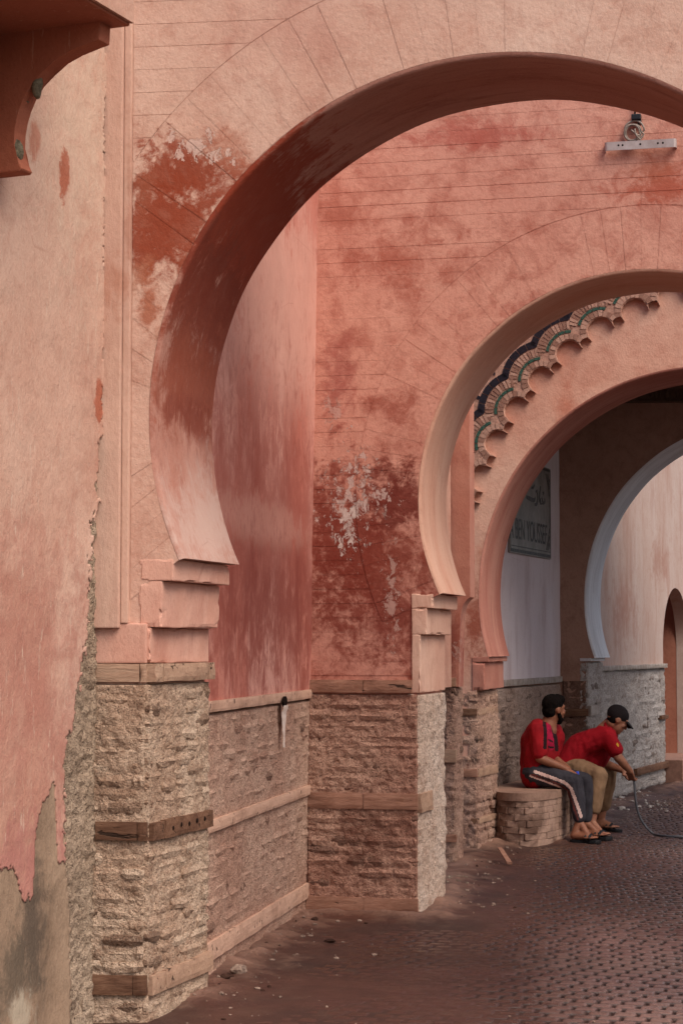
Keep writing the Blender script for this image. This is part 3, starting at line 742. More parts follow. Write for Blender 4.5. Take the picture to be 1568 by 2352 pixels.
# infill of the courses under the foot of the voussoirs
m_imp2 = plaster('plaster_second_impost', '#d8b09b', '#cd9d88', '#b57a66', R(-16), amt=.8, streak=2.5, big=2)
zq1, zq2, zq3 = W2.z(995, 1397), W2.z(980, 1458), W2.z(965, 1592)
impost(W2, sJ2-.03, W2.s(995, 1380), zq1, zf2-.002, E2, m_imp2, T3)
impost(W2, sJ2-.03, W2.s(980, 1430), zq2, zq1-.001, E2, m_imp2, T3, pr=.006)
impost(W2, sJ2-.03, W2.s(965, 1520), zq3, zq2-.001, E2, m_imp2, T3, name='pier_head', pr=.008)
wbox('pier_plaster', W2, .0, sJ2-.031, zc2-.03, zf2+.01, -.03, -.014, m_w2, T3)
J2 = side(W2.pt(sJ2, 0)[:2], math.degrees(math.atan2(E2.x, E2.y))); L2 = E2.length
ztt = [(W2.z(850, 1591), W2.z(850, 1562)), (W2.z(850, 1858), W2.z(850, 1822)), (W2.z(850, 2092), W2.z(850, 2062))]
for k, (za, zc) in enumerate(ztt):
    a, b = .0, sJ2-(.0 if k else .035)
    for i, (p0, p1) in enumerate(((a, .36), (.363, b+.008))): rough_box('timber', W2, p0, p1, za, zc, -.03, .034+.003*i, m_wd3, T3, seed=40+k*3+i)
rough_box('timber', J2, -.008, .30, ztt[1][0]-.02, ztt[1][1], -.03, .036, m_wd4, T3, seed=50, amp=.010)
masonry(W2, .0, sJ2+.012, -.02, ztt[0][0]-.004, T3, m_rub3, skip=ztt[1:], seed=7.7, row=.060, length=(.14, .28), amp=.012, bulge=.015, name='pier_face', res=.010, out=.026)
masonry(J2, -.014, L2, -.02, zq3-.004, T3, m_jmb2, seed=9.4, row=.075, length=(.2, .36), amp=.012, out=.026, bulge=.016, name='pier_face', prob=.2, proud=(-.012, .004), edge=.02)

# ================================================================== door rebate behind the second arch
gB = ground(1049, 1992); WB = front(gB[:2], 12.0); ax3 = V3(axis)
T4 = thing('door_jamb', 'narrow rose plaster door rebate pier just behind the second arch', 'door jamb', WB.pt(0, 0))
H4 = 4.75
xe = lambda y: WB.s(1080, y)
sB = WB.s(1079, 1200); zA = WB.z(1079, 1372); sC = WB.s(1056, 1430); zC = WB.z(1056, 1432); zD = WB.z(1030, 1578)
arcp = [(sC+(sB-sC)*(1-math.cos(t)), zC+(zA-zC)*math.sin(t)) for t in [k*math.pi/2/8 for k in range(9)]]
loop = [(WB.s(1000, 1200), zD), (WB.s(1053, 1500), zD)]+arcp+[(sB, H4), (WB.s(1000, 1200), H4)]
m_strip = plaster('plaster_door_rebate', '#c98f7c', '#bd7d6b', '#a0594a', R(12), streak=1.5, amt=.9, big=3, stains=[(wp(WB, 1040, 1480), .12, .3, '#94483a', .8, .8)], peel=[(wp(WB, 1052, 1500), .05, .12, '#c9a093')])
prism('plaster', [WB.pt(a, z) for a, z in loop], ax3*.16, m_strip, T4, bevel=.004)
sg = WB.s(1036, 1150)
prism('rebate_side', [WB.pt(sg-.12, zD, .03), WB.pt(sg, zD, .03), WB.pt(sg, H4-.02, .03), WB.pt(sg-.12, H4-.02, .03)], ax3*-1.75, m_w3, T4)
wbox('core', WB, WB.s(990, 1700), WB.s(1043, 1700), -.1, zD-.002, -.3, -.02, m_rub4, T4)
tb = [(WB.z(1030, 1577), WB.z(1030, 1557)), (WB.z(1025, 1751), WB.z(1025, 1722)), (WB.z(1025, 1934), WB.z(1025, 1917))]
mw_ = [m_wd4, m_wd4, m_wd3]
for k, (za, zc) in enumerate(tb): rough_box('timber', WB, WB.s(1004, 1700), WB.s(1047.5, 1700), za, zc, -.04, .030, mw_[k], T4, seed=60+k)
masonry(WB, WB.s(990, 1700), WB.s(1046, 1700), -.02, tb[0][0], T4, m_rub4, skip=tb[1:], seed=11.0, row=.07, length=(.12, .2), amp=.016, name='pier_face', bulge=.012, prob=.6, edge=.012)
JB = side(WB.pt(WB.s(1044, 1700), 0)[:2], AX)
masonry(JB, -.01, .26, -.02, tb[0][0], T4, m_rub4, seed=12.0, row=.07, length=(.12, .2), amp=.012, name='pier_face', prob=.5)

# ================================================================== third arch wall with the scalloped tile border
zf3 = W3.z(1127, 1509); sJ3 = W3.s(1094, 1700); H3 = 5.0; cs3, cz3, r3 = ARC3
T5 = thing('arch_wall', 'third horseshoe arch, plain salmon plaster below a scalloped brick and tile border', 'arch', W3.pt(0, 0))
arch_core('wall_body', W3, E3, ARC3, zf3, sJ3, -1.6, 2*cs3+1.6, H3, m_w3, T5, o=-.002, radd=.016)
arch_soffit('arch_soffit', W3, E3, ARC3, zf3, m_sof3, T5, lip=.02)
m_imp3 = plaster('plaster_third_impost', '#b9806f', '#ab6c5b', '#8f5142', R(-16), amt=.6, streak=2.5, big=2)
zr1, zr2 = W3.z(1122, 1521), W3.z(1112, 1585)
impost(W3, sJ3-.03, W3.s(1121, 1515), zr1, zf3-.002, E3, m_imp3, T5, pr=.006)
impost(W3, sJ3-.03, W3.s(1113, 1550), zr2, zr1-.001, E3*.98, m_imp3, T5, pr=.009)
J3 = side(W3.pt(sJ3, 0)[:2], 19.0); L3 = .62
zpl = W3.z(1070, 1590)
tc = [(W3.z(1070, 1644), W3.z(1070, 1628)), (W3.z(1070, 1785), W3.z(1070, 1766)), (W3.z(1080, 1893), W3.z(1080, 1880))]
for k, (za, zc) in enumerate(tc):
    rough_box('timber', W3, W3.s(1030, 1700) if k < 2 else W3.s(1072, 1880), sJ3+.006, za, zc, -.03, .018, m_wd1 if k != 1 else m_wd3, T5, seed=70+k)
    rough_box('timber', J3, -.0, .62, za, zc, -.03, .020, m_wd4, T5, seed=75+k)
masonry(W3, W3.s(1020, 1700), sJ3+.012, -.02, zpl, T5, m_rub4, skip=tc, seed=14, row=.075, length=(.12, .24), amp=.024, bulge=.03, name='pier_face', res=.014)
masonry(J3, -.014, .64, -.02, zr2-.004, T5, m_rub4, skip=tc, seed=15, row=.075, length=(.14, .26), amp=.018, bulge=.025, name='pier_face', res=.014, out=.014)
SCs, SCz, SR = 2.177, 2.224, 2.2285
def sp(r_, th, o=0.0): return W3.pt(SCs+r_*math.cos(R(th)), SCz+r_*math.sin(R(th)), o)
m_scal = plain('carved_plaster_border', '#bb917f', .9, .2, '#a37867', 18, bump=.012)
m_wedge = Mat('border_brick', .9, .2); rn = m_wedge.node('ShaderNodeObjectInfo').outputs['Random']
m_wedge.color(m_wedge.mix(m_wedge.rng(m_wedge.noise(m_wedge.pos(), 40, 4, .7), .4, .65, 0, .5), m_wedge.mix(m_wedge.rng(rn, .35, .6), '#b9907e', '#8c6556'), '#9d7767'))
m_wedge.bump(m_wedge.noise(m_wedge.pos(), 90, 4, .7), .004); m_wedge = m_wedge.m
m_green = plain('green_glazed_tile', '#24453b', .35, .5, '#3c5a4c', 50, bump=.002)
m_black = plain('black_glazed_tile', '#17151c', .3, .5, '#26222b', 60, bump=.002)
PER, C0 = 7.8, 137.0
edge = []
kmin, kmax = -4, 12
LR = .112
border = bmesh.new()
def inner_edge(k):
    """inner outline of one scallop from its left cusp to the next: big lobe then small lobe"""
    c = C0-PER*k; out = []
    for t in [-1+2*i/14 for i in range(15)]:
        x = t*.104; out.append((2.248+math.sqrt(max(0, LR*LR-x*x))-(0.02 if abs(t) > .99 else 0), c-math.degrees(x/2.25)))
    out.append((2.226, c-2.72))
    for t in [-1+2*i/6 for i in range(7)]:
        out.append((2.268+.028*math.sqrt(max(0, 1-t*t)), c-3.88-t*.95))
    out.append((2.226, c-5.06))
    return out
b_root = None
pts_in = []
for k in range(kmin, kmax): pts_in += inner_edge(k)
PR = .05
vs, fs = [], []
for (r_, th) in pts_in:
    jr = .006*noise.noise(Vector((th*3, 1, 1)))
    vs += [sp(r_+jr, th, -.01), sp(r_+jr-.004, th, PR*.8), sp(r_+jr+.006, th, PR), sp(2.86, th, PR)]
for i in range(len(pts_in)-1):
    for j in range(3): fs.append((4*i+j, 4*i+j+1, 4*i+j+5, 4*i+j+4))
bord = pyd('scalloped_border', vs, fs, m_scal, T5)
def ring_piece(cx_r, cth, ra, rb, a0, a1, o0, o1, mat, name, parent):
    """piece of a small ring round a scallop centre (polar cth, radius cx_r); angles from straight outward"""
    C = (SCs+cx_r*math.cos(R(cth)), SCz+cx_r*math.sin(R(cth)))
    def q(r_, a): t = R(cth-a); return W3.pt(C[0]+r_*math.cos(t), C[1]+r_*math.sin(t), o0)
    n = 2 if a1-a0 < 20 else 8
    loop = [q(ra, a0+(a1-a0)*i/n) for i in range(n+1)]+[q(rb, a1-(a1-a0)*i/n) for i in range(n+1)]
    return prism(name, loop, V3(W3.n)*(o1-o0), mat, parent)
for k in range(-3, 6):
    th = C0-PER*k
    for (ra, rb, n, amax) in ((.118, .164, 11, 82), (.200, .262, 13, 47)):
        for i in range(n):
            a0, a1 = -amax+2*amax*i/n, -amax+2*amax*(i+1)/n
            ring_piece(2.25, th, ra+random.uniform(-.003, .003), rb+random.uniform(-.004, .004), a0+1.0, a1-1.0, PR-.01, PR+.006+random.uniform(-.003, .003), m_wedge, 'border_brick', bord)
    for i in range(5):
        ring_piece(2.25, th, .170, .192, -44+88*i/5+1, -44+88*(i+1)/5-1, PR-.01, PR+.009, m_green, 'green_tile', bord)
    for i in range(5):
        ring_piece(2.25, th, .270, .326, -38+76*i/5+.8, -38+76*(i+1)/5-.8, PR-.01, PR+.008, m_black, 'black_tile', bord)
    rr = random.Random(k)
    for i in range(9):     # leaf-shaped cut tiles above the black band
        a = rr.uniform(-4, 4); r_ = rr.uniform(2.60, 2.8); ph = rr.uniform(0, 6.28); L_ = rr.uniform(.025, .05)
        C = (SCs+r_*math.cos(R(th+a)), SCz+r_*math.sin(R(th+a)))
        loop = []
        for q in range(8):
            t = 2*math.pi*q/8; x_, y_ = L_*math.cos(t), .38*L_*math.sin(t)
            loop.append(W3.pt(C[0]+x_*math.cos(ph)-y_*math.sin(ph), C[1]+x_*math.sin(ph)+y_*math.cos(ph), PR-.01))
        prism('leaf_tile', loop, V3(W3.n)*.017, m_black, bord)

# ================================================================== covered passage: side wall with sign, far arch, ceiling
ds = C4; WS = side(C4, 19.4)      # s runs away from the viewer, 0 at the corner with the far arch
T6 = thing('side_wall', 'lilac grey plaster wall of the dark passage above old bricks, behind the bench', 'wall', WS.pt(-1, 0))
zsb = WS.z(1220, 1558)
sheet_wall('plaster', WS, -3.2, .1, zsb, 4.3, m_pas, T6)
wbox('wall_core', WS, -3.3, .2, -.1, 4.3, -.4, -.04, m_top, T6)
for a, b in ((-3.1, -1.4), (-1.397, -.0)): rough_box('timber', WS, a, b, WS.z(1220, 1572), zsb, -.04, .02, plain('grey_timber', '#a59a92', .85, .2, '#85776e', 14, bump=.004) if a < -3 else bpy.data.materials['grey_timber'], T6, seed=a)
masonry(WS, -3.2, -.0, -.02, WS.z(1220, 1573), T6, m_rub5, seed=17, row=.07, length=(.16, .26), amp=.02, name='brick_face', res=.02, bulge=.01)
zf4 = W4.z(1363, 1512); cs4, cz4, r4 = ARC4; sJ4 = W4.s(1346, 1700)
T7 = thing('arch_wall', 'far horseshoe arch in the dark brown passage end, grey stone underside', 'arch', W4.pt(.2, 0))
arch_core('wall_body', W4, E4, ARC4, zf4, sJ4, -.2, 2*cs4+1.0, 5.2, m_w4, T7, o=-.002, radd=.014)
arch_soffit('arch_soffit', W4, E4, ARC4, zf4, m_sof4, T7, lip=.02)
J4 = side(W4.pt(sJ4, 0)[:2], math.degrees(math.atan2(E4.x, E4.y)))
zj4 = W4.z(1350, 1522)
masonry(J4, -.012, E4.length, -.02, zf4-.03, T7, m_rub6, seed=21, row=.08, length=(.2, .35), amp=.02, out=.02, bulge=.03, name='pier_face', res=.02)
masonry(W4, -.0, sJ4+.015, -.02, W4.z(1310, 1560), T7, masonry_mat('brown_pier_render', '#7d5f52', '#8b6c5e', '#5f453a'), seed=22, row=.08, length=(.2, .35), amp=.016, out=.006, name='pier_face', res=.02, prob=.4)
rough_box('timber', W4, .02, sJ4+.02, W4.z(1310, 1645), W4.z(1310, 1628), -.03, .03, m_wd1, T7, seed=90)
rough_box('timber', J4, .0, .5, W4.z(1350, 1645), W4.z(1350, 1622), -.03, .05, bpy.data.materials['grey_timber'], T7, seed=91)
rough_box('impost_stone', J4, -.02, E4.length-.05, zf4-.03, zf4-.002, -.05, .06, m_sof4, T7, seed=92)
# carved cornice under the ceiling
zc0, zc1 = W4.z(1500, 921), W4.z(1500, 893)
T8 = thing('cornice', 'dim carved cornice running under the passage ceiling', 'cornice', W4.pt(2, zc0))
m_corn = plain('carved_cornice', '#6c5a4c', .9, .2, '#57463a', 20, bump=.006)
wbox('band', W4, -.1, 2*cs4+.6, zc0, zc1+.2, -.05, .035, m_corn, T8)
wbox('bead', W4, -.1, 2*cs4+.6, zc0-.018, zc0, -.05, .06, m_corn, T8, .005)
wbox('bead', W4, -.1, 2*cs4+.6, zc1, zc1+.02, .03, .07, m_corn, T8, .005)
rr = random.Random(8); a = .9
while a < 3.4:     # carved strokes
    wd = rr.uniform(.018, .05)
    h0, h1 = rr.uniform(.1, .3), rr.uniform(.65, .95)
    H_ = zc1-zc0
    wbox('carved_stroke', W4, a, a+rr.choice((.014, .02, wd)), zc0+H_*h0, zc0+H_*h1, .03, .055, m_corn, T8)
    a += wd+rr.uniform(.012, .03)
T9 = thing('passage_roof', 'flat dark roof slab over the covered passage', 'roof', W3.pt(1, 4.4))
q = [V3(W3.P+Vector(W3.u)*-1.0, 4.35)+V3(E3)*.9, V3(W3.P+Vector(W3.u)*4.2, 4.35)+V3(E3)*.9, V3(W4.P+W4.u*4.4, 4.35)+V3(W4.n)*.0, V3(W4.P+W4.u*-.6, 4.35)]
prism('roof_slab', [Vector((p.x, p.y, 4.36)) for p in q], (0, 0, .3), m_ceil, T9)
# far court: pale side wall with an arched red alcove
gF = ground(1457, 1818); WF = side(gF[:2], 21.5)
T11 = thing('side_wall', 'pale streaked wall of the bright court beyond the far arch, with an arched alcove', 'wall', WF.pt(0, 0))
sa, za = WF.hit(1551, 1351); sl = WF.s(1522.5, 1530); rN = sa-sl
m_farx = plaster('plaster_far_court_wall', '#dcc8be', '#d3b8ab', '#bb8a78', R(-20), streak=4, amt=.8, big=1.5, tone=(.68, .64, .63), mott=.3, stains=[(wp(WF, 1430, 1400), .3, .5, '#b98371', .6, 1.0), (wp(WF, 1510, 1290), .2, .4, '#b27c68', .6, 1.0)])
arch_core('plaster', WF, Vector(WF.n)*-.16, (sa, za-rN, rN), za-rN-.02, sl+.002, -3.0, 12, 5.2, m_farx, T11)
zfb = WF.z(1460, 1533)
masonry(WF, -2.4, sl+.01, -.02, zfb, T11, m_rub6, seed=24, row=.085, length=(.2, .36), amp=.02, out=.02, name='brick_face', res=.025, bulge=.015)
for a, b in ((-2.0, -.35), (-.34, sl)): rough_box('timber', WF, a, b, zfb-.02, zfb+.03, -.03, .055, bpy.data.materials['grey_timber'], T11, seed=a)
rough_box('timber', WF, -.1, sl+.02, WF.z(1490, 1772), WF.z(1490, 1757), -.03, .06, m_wd1, T11, seed=96)
rough_box('timber', WF, sl-.35, sl+.02, WF.z(1515, 1652), WF.z(1515, 1643), -.03, .06, m_wd1, T11, seed=97)
wbox('alcove_back', WF, sl-.3, sl+2*rN+.3, zfb-.12, 4, -1.3, -1.0, m_nic, T11)
wbox('alcove_dado', WF, sl-.3, sl+2*rN+.3, -.1, zfb-.122, -1.3, -.99, masonry_mat('alcove_dado', '#6c5649', '#7a6456', '#54423a'), T11)
wbox('alcove_side', WF, sl+2*rN, sl+2*rN+.3, -.1, 4, -.99, -.165, m_nic, T11)
wbox('alcove_side', WF, sl-.3, sl, -.1, 4, -.99, -.165, m_nic, T11)
wbox('alcove_step', WF, sl+.01, sl+2*rN+.6, -.1, .27, -.98, .22, plain('step_plaster', '#9a7566', .8, .3, '#7f5e52', 9, bump=.006), T11, .01)
#__PART3__
# ================================================================== house on the left: peeling facade, balcony slab and bracket
JP = W1.pt(W1.s(241, 1000), 0, .075); LF = side(JP[:2], 22.7)
T12 = thing('house', 'salmon house on the left with peeling plaster, a balcony slab and a curved bracket', 'building', LF.pt(-1, 0))
def pwl(v, pts):
    if v <= pts[0][0]: return pts[0][1]
    for (a, b), (c, d) in zip(pts, pts[1:]):
        if v <= c: return b+(d-b)*(v-a)/(c-a)
    return pts[-1][1]
BX = [(0, 243), (600, 242), (800, 240), (950, 237), (1050, 226), (1200, 214), (1350, 207), (1450, 197), (1540, 188), (1650, 172), (1690, 156), (1750, 146), (1830, 150), (1900, 147), (2000, 152), (2100, 160), (2400, 172)]
BY = [(-60, 2010), (0, 1992), (30, 1990), (58, 2062), (76, 2058), (82, 1905), (100, 1850), (118, 1800), (128, 1815), (134, 1980), (150, 1985), (160, 1900)]
def facade(name, lo, hi, z0, z1, st, keep, o, thick, mat, amp=.004):
    ns, nz = int((hi-lo)/st), int((z1-z0)/st); vid = {}; vs, fs = [], []
    K = [[keep(lo+(i+.5)*st, z0+(j+.5)*st) for i in range(ns)] for j in range(nz)]
    def v(i, j, back):
        k = (i, j, back)
        if k not in vid:
            s_, z_ = lo+i*st, z0+j*st
            jx = noise.noise_vector(Vector((s_*40, z_*40, 5)))*st*.45
            oo = o+amp*fbm(Vector((s_*3, z_*2, 9)), 4)-(thick if back else 0)
            vid[k] = len(vs); vs.append(LF.pt(s_+jx.x, z_+jx.y, oo))
        return vid[k]
    for j in range(nz):
        for i in range(ns):
            if not K[j][i]: continue
            fs.append((v(i, j, 0), v(i+1, j, 0), v(i+1, j+1, 0), v(i, j+1, 0)))
            for (di, dj, a, b) in ((-1, 0, (i, j+1), (i, j)), (1, 0, (i+1, j), (i+1, j+1)), (0, -1, (i, j), (i+1, j)), (0, 1, (i+1, j+1), (i, j+1))):
                ii, jj = i+di, j+dj
                if 0 <= ii < ns and 0 <= jj < nz and K[jj][ii]: continue
                fs.append((v(*b, 0), v(*a, 0), v(*a, 1), v(*b, 1)))
    return pyd(name, vs, fs, mat, T12, True, fix=False)
def in_salmon(s_, z_):
    x, y = proj(LF.pt(s_, z_))
    n = noise.noise(Vector((s_*14, z_*9, 3)))*12+noise.noise(Vector((s_*50, z_*30, 3)))*8+noise.noise(Vector((s_*110, z_*70, 3)))*4
    if x > pwl(y, BX)+n: return False
    return y < pwl(x, BY)+n*2.2
def in_cement(s_, z_):
    x, y = proj(LF.pt(s_, z_))
    n = noise.noise(Vector((s_*9, z_*7, 8)))*8+noise.noise(Vector((s_*40, z_*30, 3)))*4
    return x < min(165, pwl(y, BX)+2)+n*.6
SPL = -1.15
facade('salmon_plaster', SPL, .05, -.05, 5.3, .0085, in_salmon, .0, .006, m_fac)
facade('cement_patch', SPL, .0, -.05, 1.15, .012, in_cement, -.005, .012, m_cem, amp=.006)
wbox('facade', LF, -7.5, SPL+.003, -.1, 5.3, -.3, -.001, m_fac, T12)
wbox('wall_core', LF, -7.4, -.02, -.1, 5.25, -.34, -.055, m_core, T12)
masonry(LF, -.62, .03, -.03, 3.4, T12, m_core, seed=31, row=.09, length=(.08, .16), amp=.015, out=-.024, proud=(-.01, .012), name='exposed_rubble', res=.010, bulge=.012, prob=.35)
# bracket and slab
nE = LF.n; sF = -.86
pm = .4
while proj(LF.pt(sF, 4.1, pm))[0] < 254: pm += .005
sN = sF
while proj(LF.pt(sN, 4.1, pm))[0] > 231: sN -= .005
BRK = Wall(LF.pt(sN, 0)[:2], LF.n, -LF.u)
ztop = BRK.z(228, 48)
prof = [(228, 90), (198, 100), (166, 113), (132, 132), (100, 156), (76, 186), (58, 216), (46, 244), (38, 271), (33, 300), (32, 330), (34, 352), (42, 372), (50, 385), (44, 392)]
pl = [BRK.hit(*q) for q in prof]
ps = [(-.15, ztop+.02), (pm, ztop+.02)]+[(min(max(a, .0), pm), z) for a, z in pl]+[(-.15, pl[-1][1])]
q = []
for p in ps:
    if not q or abs(p[0]-q[-1][0])+abs(p[1]-q[-1][1]) > .004: q.append(p)
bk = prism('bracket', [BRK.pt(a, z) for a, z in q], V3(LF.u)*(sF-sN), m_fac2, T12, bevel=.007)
zsl = ztop
q = [LF.pt(-7.4, zsl, -.1), LF.pt(-7.4, zsl, pm+.075), LF.pt(sF+.02, zsl, pm+.075), LF.pt(sF+.02, zsl, -.1)]
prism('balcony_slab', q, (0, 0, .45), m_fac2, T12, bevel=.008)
wbox('slab_fascia', LF, -7.4, sF+.021, zsl+.012, zsl+.5, pm+.076, pm+.092, m_fac, T12)
m_chip = plain('bare_mortar', '#8d8069', .95, .1, '#5f5545', 60, bump=.01)
for (x, y, w_, h_) in ((78, 188, .02, .06), (50, 222, .014, .022), (30, 345, .03, .05)):
    a, z = BRK.hit(x, y); bm = bmesh.new()
    bmesh.ops.create_icosphere(bm, subdivisions=2, radius=1)
    for v in bm.verts:
        d = 1+.35*noise.noise(v.co*1.7+Vector((x, y, 0))); v.co = BRK.pt(a-.004, z)+V3(BRK.u)*(v.co.x*w_*d)+Vector((0, 0, v.co.z*h_*d))+V3(LF.u)*(v.co.y*.03+.03)
    bmo('chipped_patch', bm, m_chip, bk, True)

# ================================================================== brick bench
m_bench = Mat('limewashed_bench_brick', .85, .25); mb = m_bench; p = mb.pos()
n1 = mb.noise(p, 3.2, 5, .65, .4); n2 = mb.noise(p, 14, 6, .7); rn = mb.node('ShaderNodeObjectInfo').outputs['Random']
c = mb.mix(mb.rng(n1, .4, .58), '#664c40', '#ad8d7c'); c = mb.mix(mb.rng(rn, 0, 1, 0, .3), c, '#8d7061'); c = mb.mix(mb.rng(n2, .52, .7, 0, .55), c, '#5d4539')
mb.color(c); mb.bump(mb.mth('ADD', n2, mb.noise(p, 90, 4, .7)), .008); m_bench = mb.m
m_slab = plaster('bench_top_plaster', '#a0816f', '#8b6c5d', '#65493d', 0, amt=.9, mott=.6)
TB = thing('bench', 'low curved bench of small limewashed bricks under the seated men', 'bench', (1.6, 16.9, 0))
front_pts = spline([(1.262, 16.62, 0), (1.30, 16.46, 0), (1.42, 16.36, 0), (1.56, 16.36, 0), (1.71, 16.54, 0), (1.83, 16.78, 0), (1.935, 17.04, 0), (2.0, 17.3, 0), (2.09, 17.65, 0), (2.17, 18.05, 0)], 10)
back = [Vector((*WS.pt(-1.2, 0, -.02)[:2], 0)), Vector((*WS.pt(-3.15, 0, -.02)[:2], 0))]
ctr = Vector((1.6, 17.3, 0))
def inset(d): return [p+(ctr-p).normalized()*d for p in front_pts]
prism('bench_core', [Vector((p.x, p.y, -.05)) for p in inset(.03)]+[Vector((p.x, p.y, -.05)) for p in back], (0, 0, .42), m_slab, TB)
prism('seat_slab', [Vector((p.x, p.y, .372)) for p in inset(-.012)]+[Vector((p.x, p.y, .372)) for p in back], (0, 0, .066), m_slab, TB, bevel=.012)
acc = [0]
for a, b in zip(front_pts, front_pts[1:]): acc.append(acc[-1]+(b-a).length)
def on_curve(t):
    for i in range(len(acc)-1):
        if t <= acc[i+1]:
            k = (t-acc[i])/(acc[i+1]-acc[i]); return front_pts[i].lerp(front_pts[i+1], k), (front_pts[i+1]-front_pts[i]).normalized()
    return front_pts[-1], (front_pts[-1]-front_pts[-2]).normalized()
rows = 7; rh = .053
for j in range(rows):
    t = .04+(j % 2)*.07
    while t < acc[-1]-.1:
        L = random.uniform(.12, .165); p, d = on_curve(t+L/2); t += L+.004
        br = bpy.data.objects.new('brick', brick_mesh(m_bench)); COL.objects.link(br)
        br.scale = (L, .07, rh*.985); br.rotation_euler = (0, 0, math.atan2(d.y, d.x))
        nn = Vector((d.y, -d.x, 0)); br.location = p-nn*(.034-random.uniform(-.003, .004))+Vector((0, 0, .001+rh*(j+.5)))
        adopt(br, TB)

# ================================================================== tiled sign in the passage
sR, zS0 = WS.hit(1260, 1285); zS1 = WS.z(1260, 1078); sL = sR-1.55
TS = thing('sign', 'pale tiled sign with black lettering and border, behind the third arch', 'sign', WS.pt(sR-.7, zS0))
m_sign = plain('sign_glaze', '#8d8782', .5, .4, '#706a64', 5, bump=.002)
m_ink = plain('sign_black', '#1f1f22', .5, .3, '#55504d', 26)
wbox('sign_board', WS, sL, sR, zS0, zS1, .0, .022, m_sign, TS, .003)
for (a, b, c_, d_) in ((sL+.012, sR-.012, zS0+.012, zS0+.04), (sL+.012, sR-.012, zS1-.035, zS1-.012), (sR-.022, sR-.012, zS0+.04, zS1-.036), (sL+.012, sL+.022, zS0+.04, zS1-.036), (sL+.05, sR-.05, zS0+.062, zS0+.070), (sR-.056, sR-.05, zS0+.1, zS1-.1)):
    wbox('border_line', WS, a, b, c_, d_, .018, .0245, m_ink, TS)
def ribbon(pts, w_, name='stroke'):
    pts = [Vector((a, b)) for a, b in pts]; P = [Vector((v.x, v.y, 0)) for v in pts]
    P = spline(P, 5) if len(P) > 2 else P
    L, Rr = [], []
    for i, p in enumerate(P):
        t = (P[min(i+1, len(P)-1)]-P[max(i-1, 0)]); t = t.normalized() if t.length else Vector((1, 0, 0))
        k = w_*(.55+.45*math.sin(math.pi*min(1, max(0, (i+.6)/len(P)))))
        n_ = Vector((-t.y, t.x, 0))*k/2; L.append(p+n_); Rr.append(p-n_)
    vs, fs = [], []
    for a, b in zip(L, Rr):
        vs += [WS.pt(a.x, a.y, .0245), WS.pt(b.x, b.y, .0245), WS.pt(a.x, a.y, .02), WS.pt(b.x, b.y, .02)]
    for i in range(len(L)-1):
        k = 4*i
        fs += [(k, k+1, k+5, k+4), (k, k+4, k+6, k+2), (k+1, k+3, k+7, k+5)]
    return pyd(name, vs, fs, m_ink, TS)
def zp(x, y): return WS.hit((1180+x*.1913)*.9043, (1140+y*.1913)*.9043, .022)
for pts, w_ in (([(1005, 500), (992, 600), (990, 690), (1010, 700)], .03), ([(962, 575), (968, 660), (950, 735), (922, 735)], .035), ([(1018, 640), (1030, 690), (1040, 720), (1062, 700), (1056, 655)], .03),
                ([(812, 635), (850, 655), (915, 682), (935, 650)], .04), ([(1030, 600), (1048, 578)], .03), ([(880, 520), (905, 515), (925, 480)], .025), ([(935, 575), (960, 552)], .025), ([(1005, 660), (1000, 720), (1030, 730)], .022)):
    ribbon([zp(*q) for q in pts], w_)
for sg, zc_ in ((1, zS0+.10), (-1, zS1-.08)):      # scroll ornaments in the corners
    for k in range(3):
        ribbon([(sR-.07-.13*(k+1)/3, zc_-.02*sg), (sR-.09-.05*k/3, zc_+.03*sg*(k+.5)), (sR-.065, zc_+sg*(.05+.07*k))], .014)
cu = bpy.data.curves.new('lettering', 'FONT'); cu.body = 'A BEN YOUSSEF'; cu.extrude = .0; cu.size = 1
to = bpy.data.objects.new('lettering', cu); COL.objects.link(to); bpy.context.view_layer.update()
me = bpy.data.meshes.new_from_object(to.evaluated_get(bpy.context.evaluated_depsgraph_get())); bpy.data.objects.remove(to)
xsv = [v.co.x for v in me.vertices]; ysv = [v.co.y for v in me.vertices]
sT0, sT1 = WS.hit(1170, 1230, .022)[0], WS.hit(1255, 1230, .022)[0]; zT0 = zS0+.13; hT = .19
for v in me.vertices:
    a = (v.co.x-min(xsv))/(max(xsv)-min(xsv)); b = (v.co.y-min(ysv))/(max(ysv)-min(ysv))
    v.co = WS.pt(sT0+a*(sT1-sT0), zT0+b*hT, .0252)
link('lettering', me, m_ink, TS)

# ================================================================== steel bar and cable coil on the second arch
m_steel = plain('dull_steel', '#b9aca9', .5, .5, '#a2918c', 12, metal=.25, bump=.001)
TBAR = thing('metal_bar', 'drilled grey steel bar with bent ends fixed high on the second arch', 'bracket', wp(W2, 1470, 335))
sA, zA_ = W2.hit(1388, 346, .05); sBq, _ = W2.hit(1553, 340, .05); hb = .052
bm = bmesh.new(); oo = .055; rr_ = .018
path = [(sA, .0)]+[(sA+rr_-rr_*math.cos(t), oo-rr_+rr_*math.sin(t)) for t in [k*math.pi/10 for k in range(6)]]+[(sBq-rr_+rr_*math.sin(t), oo-rr_+rr_*math.cos(t)) for t in [k*math.pi/10 for k in range(6)]]+[(sBq, .0)]
a = []
for (s_, o_) in path: a.append([W2.pt(s_, zA_, o_), W2.pt(s_, zA_+hb, o_)])
vs, fs = [], []
cm = .5*(sA+sBq)
for (s_, o_) in path:
    s2 = s_+(.004 if s_ < cm else -.004); o2 = max(o_-.004, 0)
    vs += [W2.pt(s_, zA_, o_), W2.pt(s_, zA_+hb, o_), W2.pt(s2, zA_+hb, o2), W2.pt(s2, zA_, o2)]
